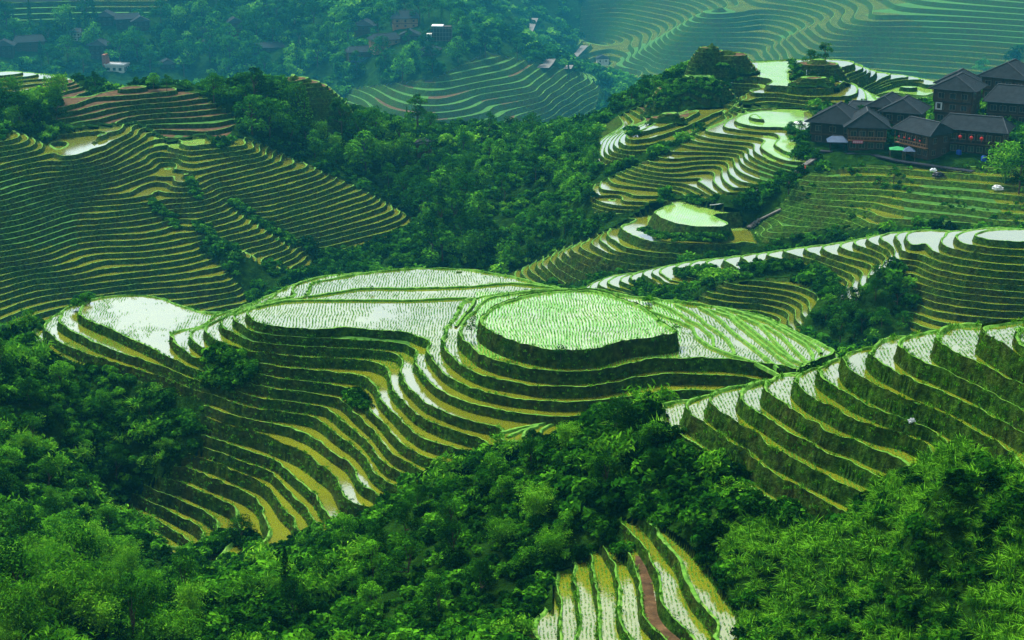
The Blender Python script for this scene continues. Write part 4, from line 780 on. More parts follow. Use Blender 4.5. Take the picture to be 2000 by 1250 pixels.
# rice seedlings in rows on the flooded fields
def seedlings():
    Vs, Ts, n0 = [], [], 0
    def rows(P, sp, seed):
        wx = (1.1 if sp > .3 else .35) * vnoise(P[:, 1] / 7, P[:, 0] / 16, seed) + (.25 if sp > .3 else .08) * vnoise(P[:, 1] / 1.7, P[:, 0] / 5, seed + 1); k = np.round((P[:, 0] + wx) / sp); P[:, 0] = k * sp - wx + R1_.normal(size=len(P)) * .02; return P
    for name, dens, sp in (('mound', 17, .34), ('right', 26, .29), ('bottom', 22, .30)):
        V, T, b = WATER[name]; c = V[T].mean(1); qx, qy = to_pix(*c.T); ok = FLAT_TRI[name] < 2
        P, i = on_tris(V, T[ok], dens, R1_); q = np.stack(to_pix(*P.T), 1)
        pl = inside(P_("925,565 1335,565 1335,700 925,700"), q[:, 0], q[:, 1]); th = np.where(pl, -.75, -.5)
        if name == 'mound': th = np.where(q[:, 1] > 720, .9, th); th = np.where((q[:, 0] < 440), .15, th)
        if name == 'bottom': th = th - .8
        if name == 'right': th = np.where(q[:, 0] > 1630, -.3, -.8)
        P = rows(P, sp, 61); nz = vnoise(P[:, 0] / 2.6, P[:, 1] / 6, 63) * .65 + vnoise(P[:, 0] / .7, P[:, 1] / 1.6, 64) * .5; P = P[nz > th + .55 * (R1_.random(len(P)) - .5)]
        n = len(P); a = R1_.random((n, 3)) * 6.28; h = (.11 + .11 * R1_.random((n, 3))) * (1.0 if sp > .3 else .6); base = P[:, None, :] + np.stack([np.cos(a) * .02, np.sin(a) * .02, 0 * a - .01], -1)
        tip = base + np.stack([np.cos(a) * .10, np.sin(a) * .10, h], -1); s = np.stack([-np.sin(a) * .024, np.cos(a) * .024, 0 * a], -1)
        Vs.append(np.stack([base - s, base + s, tip], 2).reshape(-1, 3)); Ts.append(np.repeat(R1_.random(n * 3), 3))
    V = np.vstack(Vs); tag(obj('rice_seedlings', raw_mesh('rice_seedlings', V, np.arange(len(V)).reshape(-1, 3), [LEAF['rice']], attrs={'tint': np.concatenate(Ts)})), 'rows of young rice seedlings standing in the flooded fields', 'rice', kind='stuff'); return len(V) // 9
print('seedlings', seedlings())
# low earth bunds that divide the level fields
def bunds():
    ls = [('R1', "c 340,285 440,320 600,380 760,440 800,540 940,640 1150,720 1230,745 1400,800 1600,912"),('R1', "c 380,195 520,250 650,320 720,375 830,425 900,490 960,540 975,640"),('R1', "c 600,225 720,280 830,350 900,420 1000,480 1100,560 1160,650 1175,715"),
      ('R1', "c 830,250 950,310 1050,390 1120,460 1200,530 1350,640 1470,740 1600,850"),('R1', "c 900,270 1000,295 1140,340 1200,410 1300,490 1400,570 1500,650 1620,750 1800,865"),('R1', "c 1000,265 1100,300 1200,360 1320,450 1400,520 1500,590 1620,690 1750,770 1900,830"),
      ('R1', "c 1200,325 1400,400 1470,470 1600,620 1700,720 1750,770"),('R1', "c 1300,370 1500,450 1620,520 1700,600 1780,690 1920,825"),('R1', "c 1250,310 1500,390 1750,540 1880,620 1940,720 1940,820"),('R1', "c 1100,268 1400,345 1600,425 1800,530 1990,650 2020,700"),
      ('BF', "a 500,500 600,475 780,440 1000,432 1500,432 2000,435 b 300,420 560,408"),('BF', "a 1010,398 1250,360 1500,320 1650,315 2000,318 b 300,310 600,300 850,275 1000,265 1250,290 1440,318"),('R1', "b 640,420 600,500 560,545"),('R2', "b 600,510 540,565 500,620 450,690"),('D', "f 890,930 1050,886 1250,850 1480,812"),('D', "f 950,970 1100,905 1250,870"),('D', "f 1110,975 1120,925 1180,880 1260,858"),('D', "f 1255,975 1290,900 1350,860 1460,826"),('D', "f 1480,915 1490,860 1550,822")]
    Vs, Fs, n0 = [], [], 0
    for lv, s in ls:
        q = resample(line(s), 4); x, y, z = at_z(q[:, 0], q[:, 1], mz[lv] + .12); P = np.c_[x, y]; t = np.gradient(P, axis=0); t /= np.linalg.norm(t, axis=1)[:, None] + 1e-9; nn = np.c_[-t[:, 1], t[:, 0]]; n = len(P); w_ = .26 + .07 * vnoise(x * 1.3, y * 1.3, 71)
        for o_, h in ((-1, -.25), (-.55, .12), (.55, .12), (1, -.25)): Vs.append(np.c_[P + nn * (o_ * w_)[:, None], z + h + .05 * vnoise(x * 2, y * 2, 72)])
        for k in range(3):
            i = np.arange(n - 1); Fs.append(np.c_[n0 + k * n + i, n0 + k * n + i + 1, n0 + (k + 1) * n + i + 1, n0 + (k + 1) * n + i])
        n0 += 4 * n
    tag(obj('field_bunds', raw_mesh('field_bunds', np.vstack(Vs), np.vstack(Fs)[:, ::-1], [M['bund']])), kind='structure')
bunds()
print('plants', round(time.time() - T0, 1))
# ---------------------------------------------------------------- houses
def simple_mat(name, c0, c1, scale, rough=.8, spec=.2, bands=None):
    t = NT(name); tc = t.n('ShaderNodeTexCoord').outputs['Object']; a = t.noise(scale, 4, .6, tc); col = t.ramp(a, (.3, c0), (.7, c1))
    if bands:
        w_ = t.n('ShaderNodeTexWave', wave_type='BANDS', bands_direction=bands[0], Scale=bands[1], Distortion=.6, Detail=1.0); t.set(w_.inputs['Vector'], tc)
        col = t.mix(t.ramp(w_.outputs['Fac'], (.25, bands[2]), (.7, 0.0)), col, tuple(c * .35 for c in c0)); t.bump(w_.outputs['Fac'], .5, .06)
    return t.fin(col, rough, spec)
HM = dict(dark=simple_mat('old_wood', (.018, .010, .006), (.045, .024, .013), 1.2, bands=('X', 1.6, .6)), brown=simple_mat('brown_wood', (.05, .024, .011), (.11, .05, .02), 1.2, bands=('X', 1.6, .5)),
 orange=simple_mat('fresh_wood', (.26, .115, .045), (.42, .20, .08), 1.0, bands=('X', 1.6, .4)), concrete=simple_mat('pale_concrete', (.38, .38, .33), (.60, .60, .52), .7), brick=simple_mat('red_brick', (.24, .06, .035), (.38, .12, .07), 2.5, bands=('Z', 3.0, .3)),
 tile=simple_mat('slate_tiles', (.006, .010, .013), (.020, .030, .035), .9, .8, .08, bands=('X', 2.4, .55)), tiley=simple_mat('slate_tiles_across', (.006, .010, .013), (.020, .030, .035), .9, .8, .08, bands=('Y', 2.4, .55)), ridge=simple_mat('ridge_tiles', (.02, .026, .03), (.05, .06, .065), 3),
 pane=simple_mat('dark_pane', (.01, .012, .014), (.03, .04, .045), 2, .15, .6), frame=simple_mat('window_wood', (.10, .075, .05), (.20, .15, .10), 3), pale=simple_mat('pale_frame', (.45, .47, .45), (.60, .62, .58), 3), red=simple_mat('red_paper', (.42, .012, .012), (.60, .03, .02), 4, .6),
 blue=simple_mat('blue_plastic', (.01, .045, .28), (.02, .08, .42), 3, .4), bluesheet=simple_mat('blue_sheet', (.02, .045, .09), (.05, .09, .15), 1.5, .5), green=simple_mat('green_canopy_cloth', (.01, .16, .05), (.02, .28, .08), 2, .7), white=simple_mat('white_cloth', (.55, .57, .58), (.80, .81, .82), 3, .7), black=simple_mat('black_sheet', (.008, .01, .014), (.03, .035, .05), 3, .4),
 sign=simple_mat('sign_red', (.30, .02, .05), (.42, .05, .09), 3, .6), pink=simple_mat('pink_lettering', (.75, .45, .50), (.85, .58, .62), 3, .6), stone=simple_mat('worn_stone', (.07, .068, .06), (.17, .16, .14), 1.5), orangecloth=simple_mat('orange_jacket', (.45, .06, .02), (.6, .1, .03), 4, .8), pinkcloth=simple_mat('pink_jacket', (.6, .22, .25), (.75, .32, .35), 4, .8), skin=simple_mat('skin', (.36, .20, .13), (.45, .26, .17), 4, .6), pants=simple_mat('dark_trousers', (.015, .018, .03), (.03, .035, .05), 4, .8))
class MB:
    def __init__(s): s.v, s.f = [], []
    def box(s, x0, x1, y0, y1, z0, z1):
        n = len(s.v); s.v += [(x, y, z) for x in (x0, x1) for y in (y0, y1) for z in (z0, z1)]
        s.f += [tuple(n + i for i in q) for q in ((0, 1, 3, 2), (4, 6, 7, 5), (0, 4, 5, 1), (2, 3, 7, 6), (0, 2, 6, 4), (1, 5, 7, 3))]; return s
    def slab(s, quad, th):
        q = np.array(quad, float); n = len(s.v); nn = np.cross(q[1] - q[0], q[2] - q[0]); nn /= np.linalg.norm(nn); k = len(q)
        s.v += [tuple(p) for p in q] + [tuple(p - nn * th) for p in q]; s.f.append(tuple(range(n, n + k))); s.f.append(tuple(range(n + 2 * k - 1, n + k - 1, -1)))
        for i in range(k): s.f.append((n + i, n + k + i, n + k + (i + 1) % k, n + (i + 1) % k))
        return s
    def tube(s, path, r, k=8):
        V, F = tube(path, r if hasattr(r, '__len__') else [r] * len(path), k); n = len(s.v); s.v += [tuple(p) for p in V]; s.f += [tuple(int(i) + n for i in q) for q in F]; return s
    def build(s, name, mat, parent=None, smooth=False):
        me = bpy.data.meshes.new(name); me.from_pydata(s.v, [], s.f); me.materials.append(mat); me.update()
        if smooth: me.polygons.foreach_set('use_smooth', [True] * len(me.polygons))
        return obj(name, me, parent)
def stand(px, py):
    rs = np.exp(np.linspace(math.log(75), math.log(2400), 5000)); x, y, z = at_r(np.full(5000, px), np.full(5000, py), rs); hz = ground_xy(x, y); k = int(np.nonzero(z < hz)[0][0]) if (z < hz).any() else 4999
    return float(x[k]), float(y[k]), float(hz[k]), float(rs[k])
def empty(name, x, y, z, rz=0):
    o = bpy.data.objects.new(name, None); o.empty_display_size = .5; C.objects.link(o); o.location = (x, y, z); o.rotation_euler = (0, 0, rz); return o
def hip_roof(w, d, zb, h, oh, inset, axis, lift=.25):
    """roof over a w x d body; the ridge runs along axis, shortened by inset at both ends"""
    m = MB(); X, Y = w / 2 + oh, d / 2 + oh
    if axis == 'y': A, B = (0, -Y + inset, zb + h), (0, Y - inset, zb + h)
    else: A, B = (-X + inset, 0, zb + h), (X - inset, 0, zb + h)
    c = [(-X, -Y, zb + lift), (X, -Y, zb + lift), (X, Y, zb + lift), (-X, Y, zb + lift)]
    fs = [(c[0], c[1], A), (c[1], c[2], B, A), (c[2], c[3], B), (c[3], c[0], A, B)] if axis == 'y' else [(c[0], c[1], B, A), (c[1], c[2], B), (c[2], c[3], A, B), (c[3], c[0], A)]
    for q in fs: m.slab(q, .14)
    return m, A, B, c
def house(name, label, px, py, w, d, floors, yaw=0.0, wall='dark', axis='y', inset=2.0, rh=2.6, oh=1.1, fh=2.6, win=3, group=None, balcony=False, dz=0.0, at=None, sidewin=True, skirt=True, stilts=0.0):
    x, y, z, r = at or stand(px, py); root = empty(name, x, y, z + dz, yaw + math.atan2(-x, y) * 1.0); tag(root, label, 'house', group)
    y0, H_ = d / 2, floors * fh
    b = MB(); b.box(-w / 2, w / 2, 0, d, -2.5 if not stilts else stilts, fh - .12)
    for k in range(1, floors): j = .22 * k; b.box(-w / 2 - j, w / 2 + j, -j, d, k * fh - .1, (k + 1) * fh - (.12 if k < floors - 1 else 0))
    wl = b.build('wall', HM[wall], root)
    j = .22 * (floors - 1)
    bm = MB()
    for k in range(1, floors): jj = .22 * k + .09; bm.box(-w / 2 - jj, w / 2 + jj, -jj, -jj + .16, k * fh - .22, k * fh + .1)
    for i in range(5):
        xx = -w / 2 - j + (w + 2 * j) * i / 4; bm.box(xx - .09, xx + .09, -j - .11, -j + .05, (floors - 1) * fh, floors * fh)
    bm.build('beam', HM['dark' if wall != 'dark' else 'brown'], root)
    if stilts:
        sm = MB()
        for i in range(5):
            xx = -w / 2 + .3 + (w - .6) * i / 4; sm.box(xx - .1, xx + .1, .1, .3, -3.5, stilts); sm.box(xx - .1, xx + .1, d - .3, d - .1, -3.5, stilts)
        sm.box(-w / 2, w / 2, .12, .26, -.6, -.4); sm.build('stilts', HM['frame'], root)
    m, A, B, c = hip_roof(w + 2 * j, d + j, H_, rh, oh, inset, axis); off = (d - j) / 2
    m.v = [(vx, vy + off, vz) for vx, vy, vz in m.v]; rf = m.build('roof', HM['tiley' if axis == 'y' else 'tile'], root)
    mv = lambda p: np.array(p) + np.array([0, off, .06]); cap = MB().tube([mv(A), mv(B)], .17, 6)
    for k, e in (((0, A), (1, A), (2, B), (3, B)) if axis == 'y' else ((0, A), (1, B), (2, B), (3, A))): cap.tube([mv(c[k]), mv(e)], .11, 5)
    cap.build('ridge_cap', HM['ridge'], rf)
    n = 0
    for k in range(floors):
        jj = .22 * k
        for i in range(win):
            xx = -w / 2 + w * (i + .5) / win; ww, wh = min(1.3, w / win * .6), 1.15; zc = k * fh + fh * .52
            f = MB(); X0, X1, Y_ = xx - ww / 2, xx + ww / 2, -jj - .02
            f.box(X0 - .09, X1 + .09, Y_ - .07, Y_, zc - wh / 2 - .09, zc - wh / 2); f.box(X0 - .09, X1 + .09, Y_ - .07, Y_, zc + wh / 2, zc + wh / 2 + .09)
            for xa in (X0 - .09, X1, xx - .03): f.box(xa, xa + (.09 if xa != xx - .03 else .06), Y_ - .07, Y_, zc - wh / 2, zc + wh / 2)
            fo = f.build('window', HM['frame'], root); MB().box(X0, X1, Y_ - .03, Y_ + .01, zc - wh / 2, zc + wh / 2).build('pane', HM['pane'], fo)
        if sidewin:
            for sgn in (-1, 1):
                for i in range(2):
                    yy = d * (i + .5) / 2; zc = k * fh + fh * .52; xs = sgn * (w / 2 + jj); f = MB()
                    for dz_ in (-.62, .55): f.box(min(xs, xs + sgn * .07), max(xs, xs + sgn * .07), yy - .6, yy + .6, zc + dz_, zc + dz_ + .08)
                    for dy in (-.6, .52, -.04): f.box(min(xs, xs + sgn * .07), max(xs, xs + sgn * .07), yy + dy, yy + dy + .08, zc - .54, zc + .55)
                    fo = f.build('window', HM['frame'], root); MB().box(min(xs - sgn * .01, xs + sgn * .03), max(xs - sgn * .01, xs + sgn * .03), yy - .52, yy + .52, zc - .54, zc + .55).build('pane', HM['pane'], fo)
    if balcony:
        bl = MB(); 
        for k in range(1, floors):
            jj = .22 * k; bl.box(-w / 2 - jj, w / 2 + jj, -jj - 1.0, -jj - .09, k * fh - .08, k * fh + .06)
            for i in range(13): xx = -w / 2 - jj + (w + 2 * jj) * i / 12; bl.box(xx - .04, xx + .04, -jj - 1.0, -jj - .93, k * fh + .06, k * fh + (fh - .1 if i % 4 == 0 else .8))
            bl.box(-w / 2 - jj, w / 2 + jj, -jj - 1.02, -jj - .94, k * fh + .8, k * fh + .9)
        bl.build('balcony', HM['brown' if wall == 'dark' else 'orange'], root)
    return root
RV = 'dark timber houses of the hillside village'
rad = math.radians
h1 = house('timber_house', 'large dark timber house at the left end of the hillside village', 1625, 284, 9.6, 8.5, 2, rad(-14), 'dark', 'y', 3.2, 3.9, 1.2, 2.4, 3, RV)
h2 = house('timber_house', 'timber house with brown balconies and a pink lettered red sign', 1691, 296, 7.8, 8, 2, rad(4), 'brown', 'y', 2.6, 3.5, 1.1, 2.6, 4, RV, True)
h3 = house('timber_house', 'tall timber house behind the house with the sign', 1757, 262, 7.6, 8, 2, rad(-12), 'dark', 'y', 2.6, 3.0, 1.0, 2.4, 3, RV)
h4 = house('timber_house', 'small timber house whose roof shows between two taller roofs', 1722, 248, 5.6, 8, 2, rad(-16), 'dark', 'y', 2.0, 2.6, 1.0, 2.2, 3, RV)
h5 = house('timber_house', 'long timber house turned sideways with galleries and small lanterns', 1783, 306, 8.6, 6.5, 2, rad(-42), 'brown', 'x', 1.4, 2.6, 1.1, 2.6, 5, RV, True)
h6 = house('timber_house', 'wide timber inn with three red lanterns under its eaves', 1895, 304, 13.2, 7, 2, rad(-10), 'dark', 'x', 2.2, 2.8, 1.1, 2.7, 7, RV, True)
h7 = house('timber_house', 'tall brown timber house with a pale framed window on its corner', 1858, 243, 8.0, 8, 3, rad(-14), 'brown', 'y', 2.8, 3.2, 1.1, 2.6, 3, RV)
h8 = house('timber_house', 'timber house behind the tall brown one with its own gabled roof', 1862, 205, 7.6, 8, 2, rad(-14), 'dark', 'y', 2.6, 3.0, 1.0, 2.4, 3, RV)
h9 = house('timber_house', 'red brown timber house with the highest roof in the hillside village', 1957, 200, 9.8, 9, 2, rad(-18), 'brown', 'y', 3.0, 3.6, 1.2, 2.8, 4, RV)
h10 = house('timber_house', 'timber house half hidden behind the highest roof', 1931, 178, 6.4, 8, 2, rad(-20), 'dark', 'y', 2.2, 2.8, 1.0, 2.4, 3, RV)
h11 = house('timber_house', 'long low roofed timber house at the right edge of the photo', 1985, 246, 13, 9, 2, rad(-8), 'dark', 'x', 2.4, 3.4, 1.2, 2.5, 6, RV)
h12 = house('timber_house', 'low timber house with a flat dark roof at the back of the village', 1690, 232, 7.5, 6, 1, rad(-5), 'dark', 'x', 1.2, 1.4, .9, 2.2, 3, RV)
# the sign on the second house: five worn pink characters nobody can read from here
sg = MB().box(-3.1, -.8, -1.32, -1.24, 2.0, 2.75).build('signboard', HM['sign'], h2); lt = MB()
for i in range(5):
    x = -2.95 + i * .43
    for q in ((0, .30, .46, .53), (0, .30, .12, .18), (.12, .19, .05, .62), (0, .06, .18, .46), (.24, .30, .18, .46)): lt.box(x + q[0], x + q[1], -1.345, -1.325, 2.04 + q[2], 2.04 + q[3])
lt.build('lettering', HM['pink'], sg)
MB().box(-3.9, -3.55, -.42, -.36, 3.2, 5.0).box(-2.7, -2.35, -.42, -.36, 3.2, 5.0).box(-3.55, -2.7, -.42, -.36, 4.7, 5.0).box(-3.55, -2.7, -.42, -.36, 3.2, 3.5).build('white_window_frame', HM['pale'], h7)
def lantern():
    m = MB(); f = np.linspace(-1, 1, 9); m.tube([(0, 0, .42 * t) for t in f], [.05 + .36 * math.sqrt(max(0, 1 - t * t)) for t in f], 10); return m
def lanterns(house_, spots, label, group, size=1.0):
    me = None
    for i, (x, y, z) in enumerate(spots):
        v = house_.matrix_world if False else None; c, s = math.cos(house_.rotation_euler.z), math.sin(house_.rotation_euler.z); L0 = house_.location
        loc = (L0.x + c * x - s * y, L0.y + s * x + c * y, L0.z + z); root = empty('paper_lantern', *loc)
        if me is None: a = lantern().build('shade', HM['red'], root, True); b = MB().tube([(0, 0, .4), (0, 0, .75)], .03, 5).tube([(0, 0, -.75), (0, 0, -.4)], [.07, .02], 5).build('tassel', HM['red'], root); me = (a.data, b.data)
        else: obj('shade', me[0], root); obj('tassel', me[1], root)
        root.scale = (size,) * 3
        tag(root, label if isinstance(label, str) else label[i], 'lantern', group)
lanterns(h6, [(-2.2, -1.5, 4.2), (.2, -1.5, 4.2), (2.4, -1.5, 4.2)], ['red paper lantern hanging leftmost under the eaves of the wide inn', 'red paper lantern in the middle under the eaves of the wide inn', 'red paper lantern hanging rightmost under the eaves of the wide inn'], 'red lanterns under the inn eaves')
lanterns(h5, [(-3 + 1.5 * i, -1.5, 4.1) for i in range(5)], 'red paper lantern hanging along the gallery of the sideways timber house', 'red lanterns along the sideways house', .45)
def place(name, label, cat, px, py, dz=0.0, rz=0.0, group=None):
    x, y, z, r = stand(px, py); o = empty(name, x, y, z + dz, rz); return tag(o, label, cat, group)
def canopy(label, px, py, w, d, h, mat, pitch=.6):
    o = place('canopy', label, 'canopy', px, py, 0, rad(-8)); m = MB()
    m.slab([(-w / 2, -d / 2, h), (w / 2, -d / 2, h), (0, 0, h + pitch)], .05).slab([(w / 2, -d / 2, h), (w / 2, d / 2, h), (0, 0, h + pitch)], .05).slab([(w / 2, d / 2, h), (-w / 2, d / 2, h), (0, 0, h + pitch)], .05).slab([(-w / 2, d / 2, h), (-w / 2, -d / 2, h), (0, 0, h + pitch)], .05); m.build('cover', HM[mat], o)
    for sx in (-1, 1):
        for sy in (-1, 1): MB().tube([(sx * w * .45, sy * d * .45, -.6), (sx * w * .45, sy * d * .45, h)], .05, 6).build('post', HM['frame'], o)
    return o
canopy('green cloth canopy below the sideways timber house', 1752, 309, 3.6, 2.8, 2.0, 'green'); canopy('grey blue cloth canopy beside the green one', 1774, 312, 2.8, 2.6, 2.0, 'bluesheet', .9)
pv = place('pavilion', 'small open pavilion with a blue tiled roof between two houses', 'pavilion', 1634, 294, 0, rad(-6))
m, A, B, c = hip_roof(3.6, 3.0, 2.2, 1.1, .5, 1.2, 'x', .0); rf = m.build('roof', HM['bluesheet'], pv); MB().tube([A, B], .1, 6).build('ridge_cap', HM['ridge'], rf)
for sx in (-1, 1):
    for sy in (-1, 1): MB().box(sx * 1.5 - .09, sx * 1.5 + .09, sy * 1.2 - .09, sy * 1.2 + .09, -1, 2.25).build('post', HM['dark'], pv)
for lab, px, py in (('blue plastic barrel standing on the terrace below the wide inn', 1872, 306), ('blue plastic barrel standing beside the bamboo at the inn', 1921, 318)):
    o = place('water_barrel', lab, 'barrel', px, py, .05, 0, 'blue barrels at the inn'); MB().tube([(0, 0, 0), (0, 0, .1), (0, 0, .5), (0, 0, 1.3), (0, 0, 1.4)], [.5, .56, .6, .56, .5], 12).build('drum', HM['blue'], o, True); MB().tube([(0, 0, 1.38), (0, 0, 1.5)], [.42, .30], 12).build('lid', HM['blue'], o, True)
def parasol(label, px, py, h=2.6, R=1.6):
    o = place('parasol', label, 'parasol', px, py); MB().tube([(0, 0, -.4), (0, 0, h)], .04, 6).build('pole', HM['frame'], o)
    n = 10; V = [(0, 0, h + .05)] + [(R * math.cos(6.283 * i / n), R * math.sin(6.283 * i / n), h - .45) for i in range(n)] + [(R * .98 * math.cos(6.283 * i / n), R * .98 * math.sin(6.283 * i / n), h - .68) for i in range(n)]
    m = MB(); m.v = V; m.f = [(0, 1 + i, 1 + (i + 1) % n) for i in range(n)] + [(1 + i, 1 + n + i, 1 + n + (i + 1) % n, 1 + (i + 1) % n) for i in range(n)]; m.build('cover', HM['white'], o)
parasol('white parasol standing by the bushes left of the village', 1561, 258)
def heap(label, px, py, w, mat, seed):
    r = np.random.default_rng(seed); n, k = 9, 12; V = []
    for i in range(n):
        f = i / (n - 1); ra = w * .5 * math.cos(f * 1.5) ** .6
        for j in range(k): th = 6.283 * j / k; q = ra * (1 + .3 * r.normal() * (1 - f)); V.append((q * math.cos(th), q * .6 * math.sin(th), w * .42 * math.sin(f * 1.57) + .06 * r.normal()))
    F = [(i * k + j, i * k + (j + 1) % k, (i + 1) * k + (j + 1) % k, (i + 1) * k + j) for i in range(n - 1) for j in range(k)]; m = MB(); m.v, m.f = V, F; x, y, z, _ = stand(px, py); o = m.build('cloth_heap', HM[mat], None); o.location = (x, y, z - .05); tag(o, label, 'cloth heap')
heap('crumpled white sheeting lying on the bank below the inn, farther right', 1948, 370, 2.2, 'white', 1); heap('small white sheeting lying on top of the dark bundle', 1823, 334, 1.4, 'white', 2); heap('dark bundled sheeting lying on the slope below the village', 1832, 346, 2.6, 'black', 3); heap('small pale cloth caught on the bank of the right hand terraces', 1781, 824, .5, 'white', 5)
heap('white sheet lying on the grass left of the white oval field', 76, 670, .9, 'white', 6)
# stone steps, paths, a hillside cable
def ribbon(name, s, wd, mat, lift=.06, step=3, kind='structure', stepped=False):
    q = resample(line(s), step); P = np.array([stand(*p)[:3] for p in q]); t = np.gradient(P[:, :2], axis=0); t /= np.linalg.norm(t, axis=1)[:, None] + 1e-9; nn = np.c_[-t[:, 1], t[:, 0]] * wd / 2; m = MB()
    for i in range(len(P) - 1):
        z = max(P[i, 2], P[i + 1, 2]) + lift if stepped else None; a, b = (z, z) if stepped else (P[i, 2] + lift, P[i + 1, 2] + lift)
        m.slab([(*(P[i, :2] - nn[i]), a), (*(P[i + 1, :2] - nn[i + 1]), b), (*(P[i + 1, :2] + nn[i + 1]), b), (*(P[i, :2] + nn[i]), a)][::-1], .3)
    return tag(m.build(name, HM[mat]), kind=kind)
ribbon('stone_steps', "X 425,755 520,690 640,635", 1.0, 'stone', .15, 1.6, stepped=True); ribbon('stone_steps', "X 745,385 800,335 870,285", 1.1, 'stone', .15, 1.6, stepped=True)
ribbon('village_path', "o 1600,297 1650,302 1700,304 1760,318 1830,328 1900,338", 1.5, 'black', .1, 4)
ribbon('mountain_road', 'o 1045,38 1036,60 1028,78', 6, 'stone', 1.0, 4); ribbon('mountain_road', 'o 1142,92 1122,112 1106,138', 7, 'stone', 1.0, 4); ribbon('sand_bank', 'o 1072,118 1066,128 1058,136', 10, 'stone', 1.0, 3)
def cable():
    a, b = np.array(stand(1386, 408)[:3]) + (0, 0, .8), np.array(stand(1506, 366)[:3]) + (0, 0, 1.5); f = np.linspace(0, 1, 24)[:, None]; P = a + (b - a) * f; P[:, 2] -= 1.2 * (f[:, 0] * (1 - f[:, 0])) * 4; tag(MB().tube(P, .09, 6).build('cable', HM['pale']), 'thin pale cable slung across the slope above the round field', 'cable')
cable()
def person(label, px, py, shirt, stride=.25):
    x, y, z, r = stand(px, py); root = empty('person', x, y, z + .1, 2.0); tag(root, label, 'person')
    J = {0: (0, 0, .92, .13), 1: (0, 0, 1.15, .14), 2: (0, 0, 1.36, .16), 3: (0, 0, 1.47, .06), 4: (0, .02, 1.60, .10), 5: (0, .02, 1.70, .08), 6: (.10, 0, .88, .09), 7: (.11, .10, .48, .065), 8: (.11, -.02, .08, .045), 9: (.11, .12, .03, .04), 10: (-.10, 0, .88, .09), 11: (-.11, -.04, .48, .065), 12: (-.11, -.22, .10, .045), 13: (-.11, -.08, .03, .04), 14: (.20, 0, 1.38, .065), 15: (.26, -.03, 1.10, .045), 16: (.27, .08, .86, .035), 17: (-.20, 0, 1.38, .065), 18: (-.26, .05, 1.10, .045), 19: (-.27, .15, .86, .035)}
    E_ = [(0, 1), (1, 2), (2, 3), (3, 4), (4, 5), (0, 6), (6, 7), (7, 8), (8, 9), (0, 10), (10, 11), (11, 12), (12, 13), (2, 14), (14, 15), (15, 16), (2, 17), (17, 18), (18, 19)]
    me = bpy.data.meshes.new('body'); me.from_pydata([J[i][:3] for i in range(20)], E_, []); me.materials.append(HM[shirt]); o = obj('body', me, root); o.modifiers.new('skin', 'SKIN'); 
    for i in range(20): me.skin_vertices[0].data[i].radius = (J[i][3],) * 2
    me.skin_vertices[0].data[0].use_root = True; o.modifiers.new('sub', 'SUBSURF').levels = 1
    hm = MB(); f = np.linspace(-.3, 1, 6); hm.tube([(0, -.01, 1.66 + .10 * t) for t in f], [.04 + .085 * math.sqrt(max(0, 1 - t * t)) for t in f], 8).build('hair', HM['black'], root, True)
    lg = MB(); lg.tube([(.10, 0, .90), (.11, .10, .48), (.11, -.02, .12)], [.105, .08, .06], 8); lg.tube([(-.10, 0, .90), (-.11, -.04, .48), (-.11, -.22, .14)], [.105, .08, .06], 8); lg.build('trousers', HM['pants'], root, True)
person('person in a pink jacket standing at the top of the stone steps', 1592, 305, 'pinkcloth'); person('person in an orange jacket walking on the lower stone steps', 1572, 338, 'orangecloth')
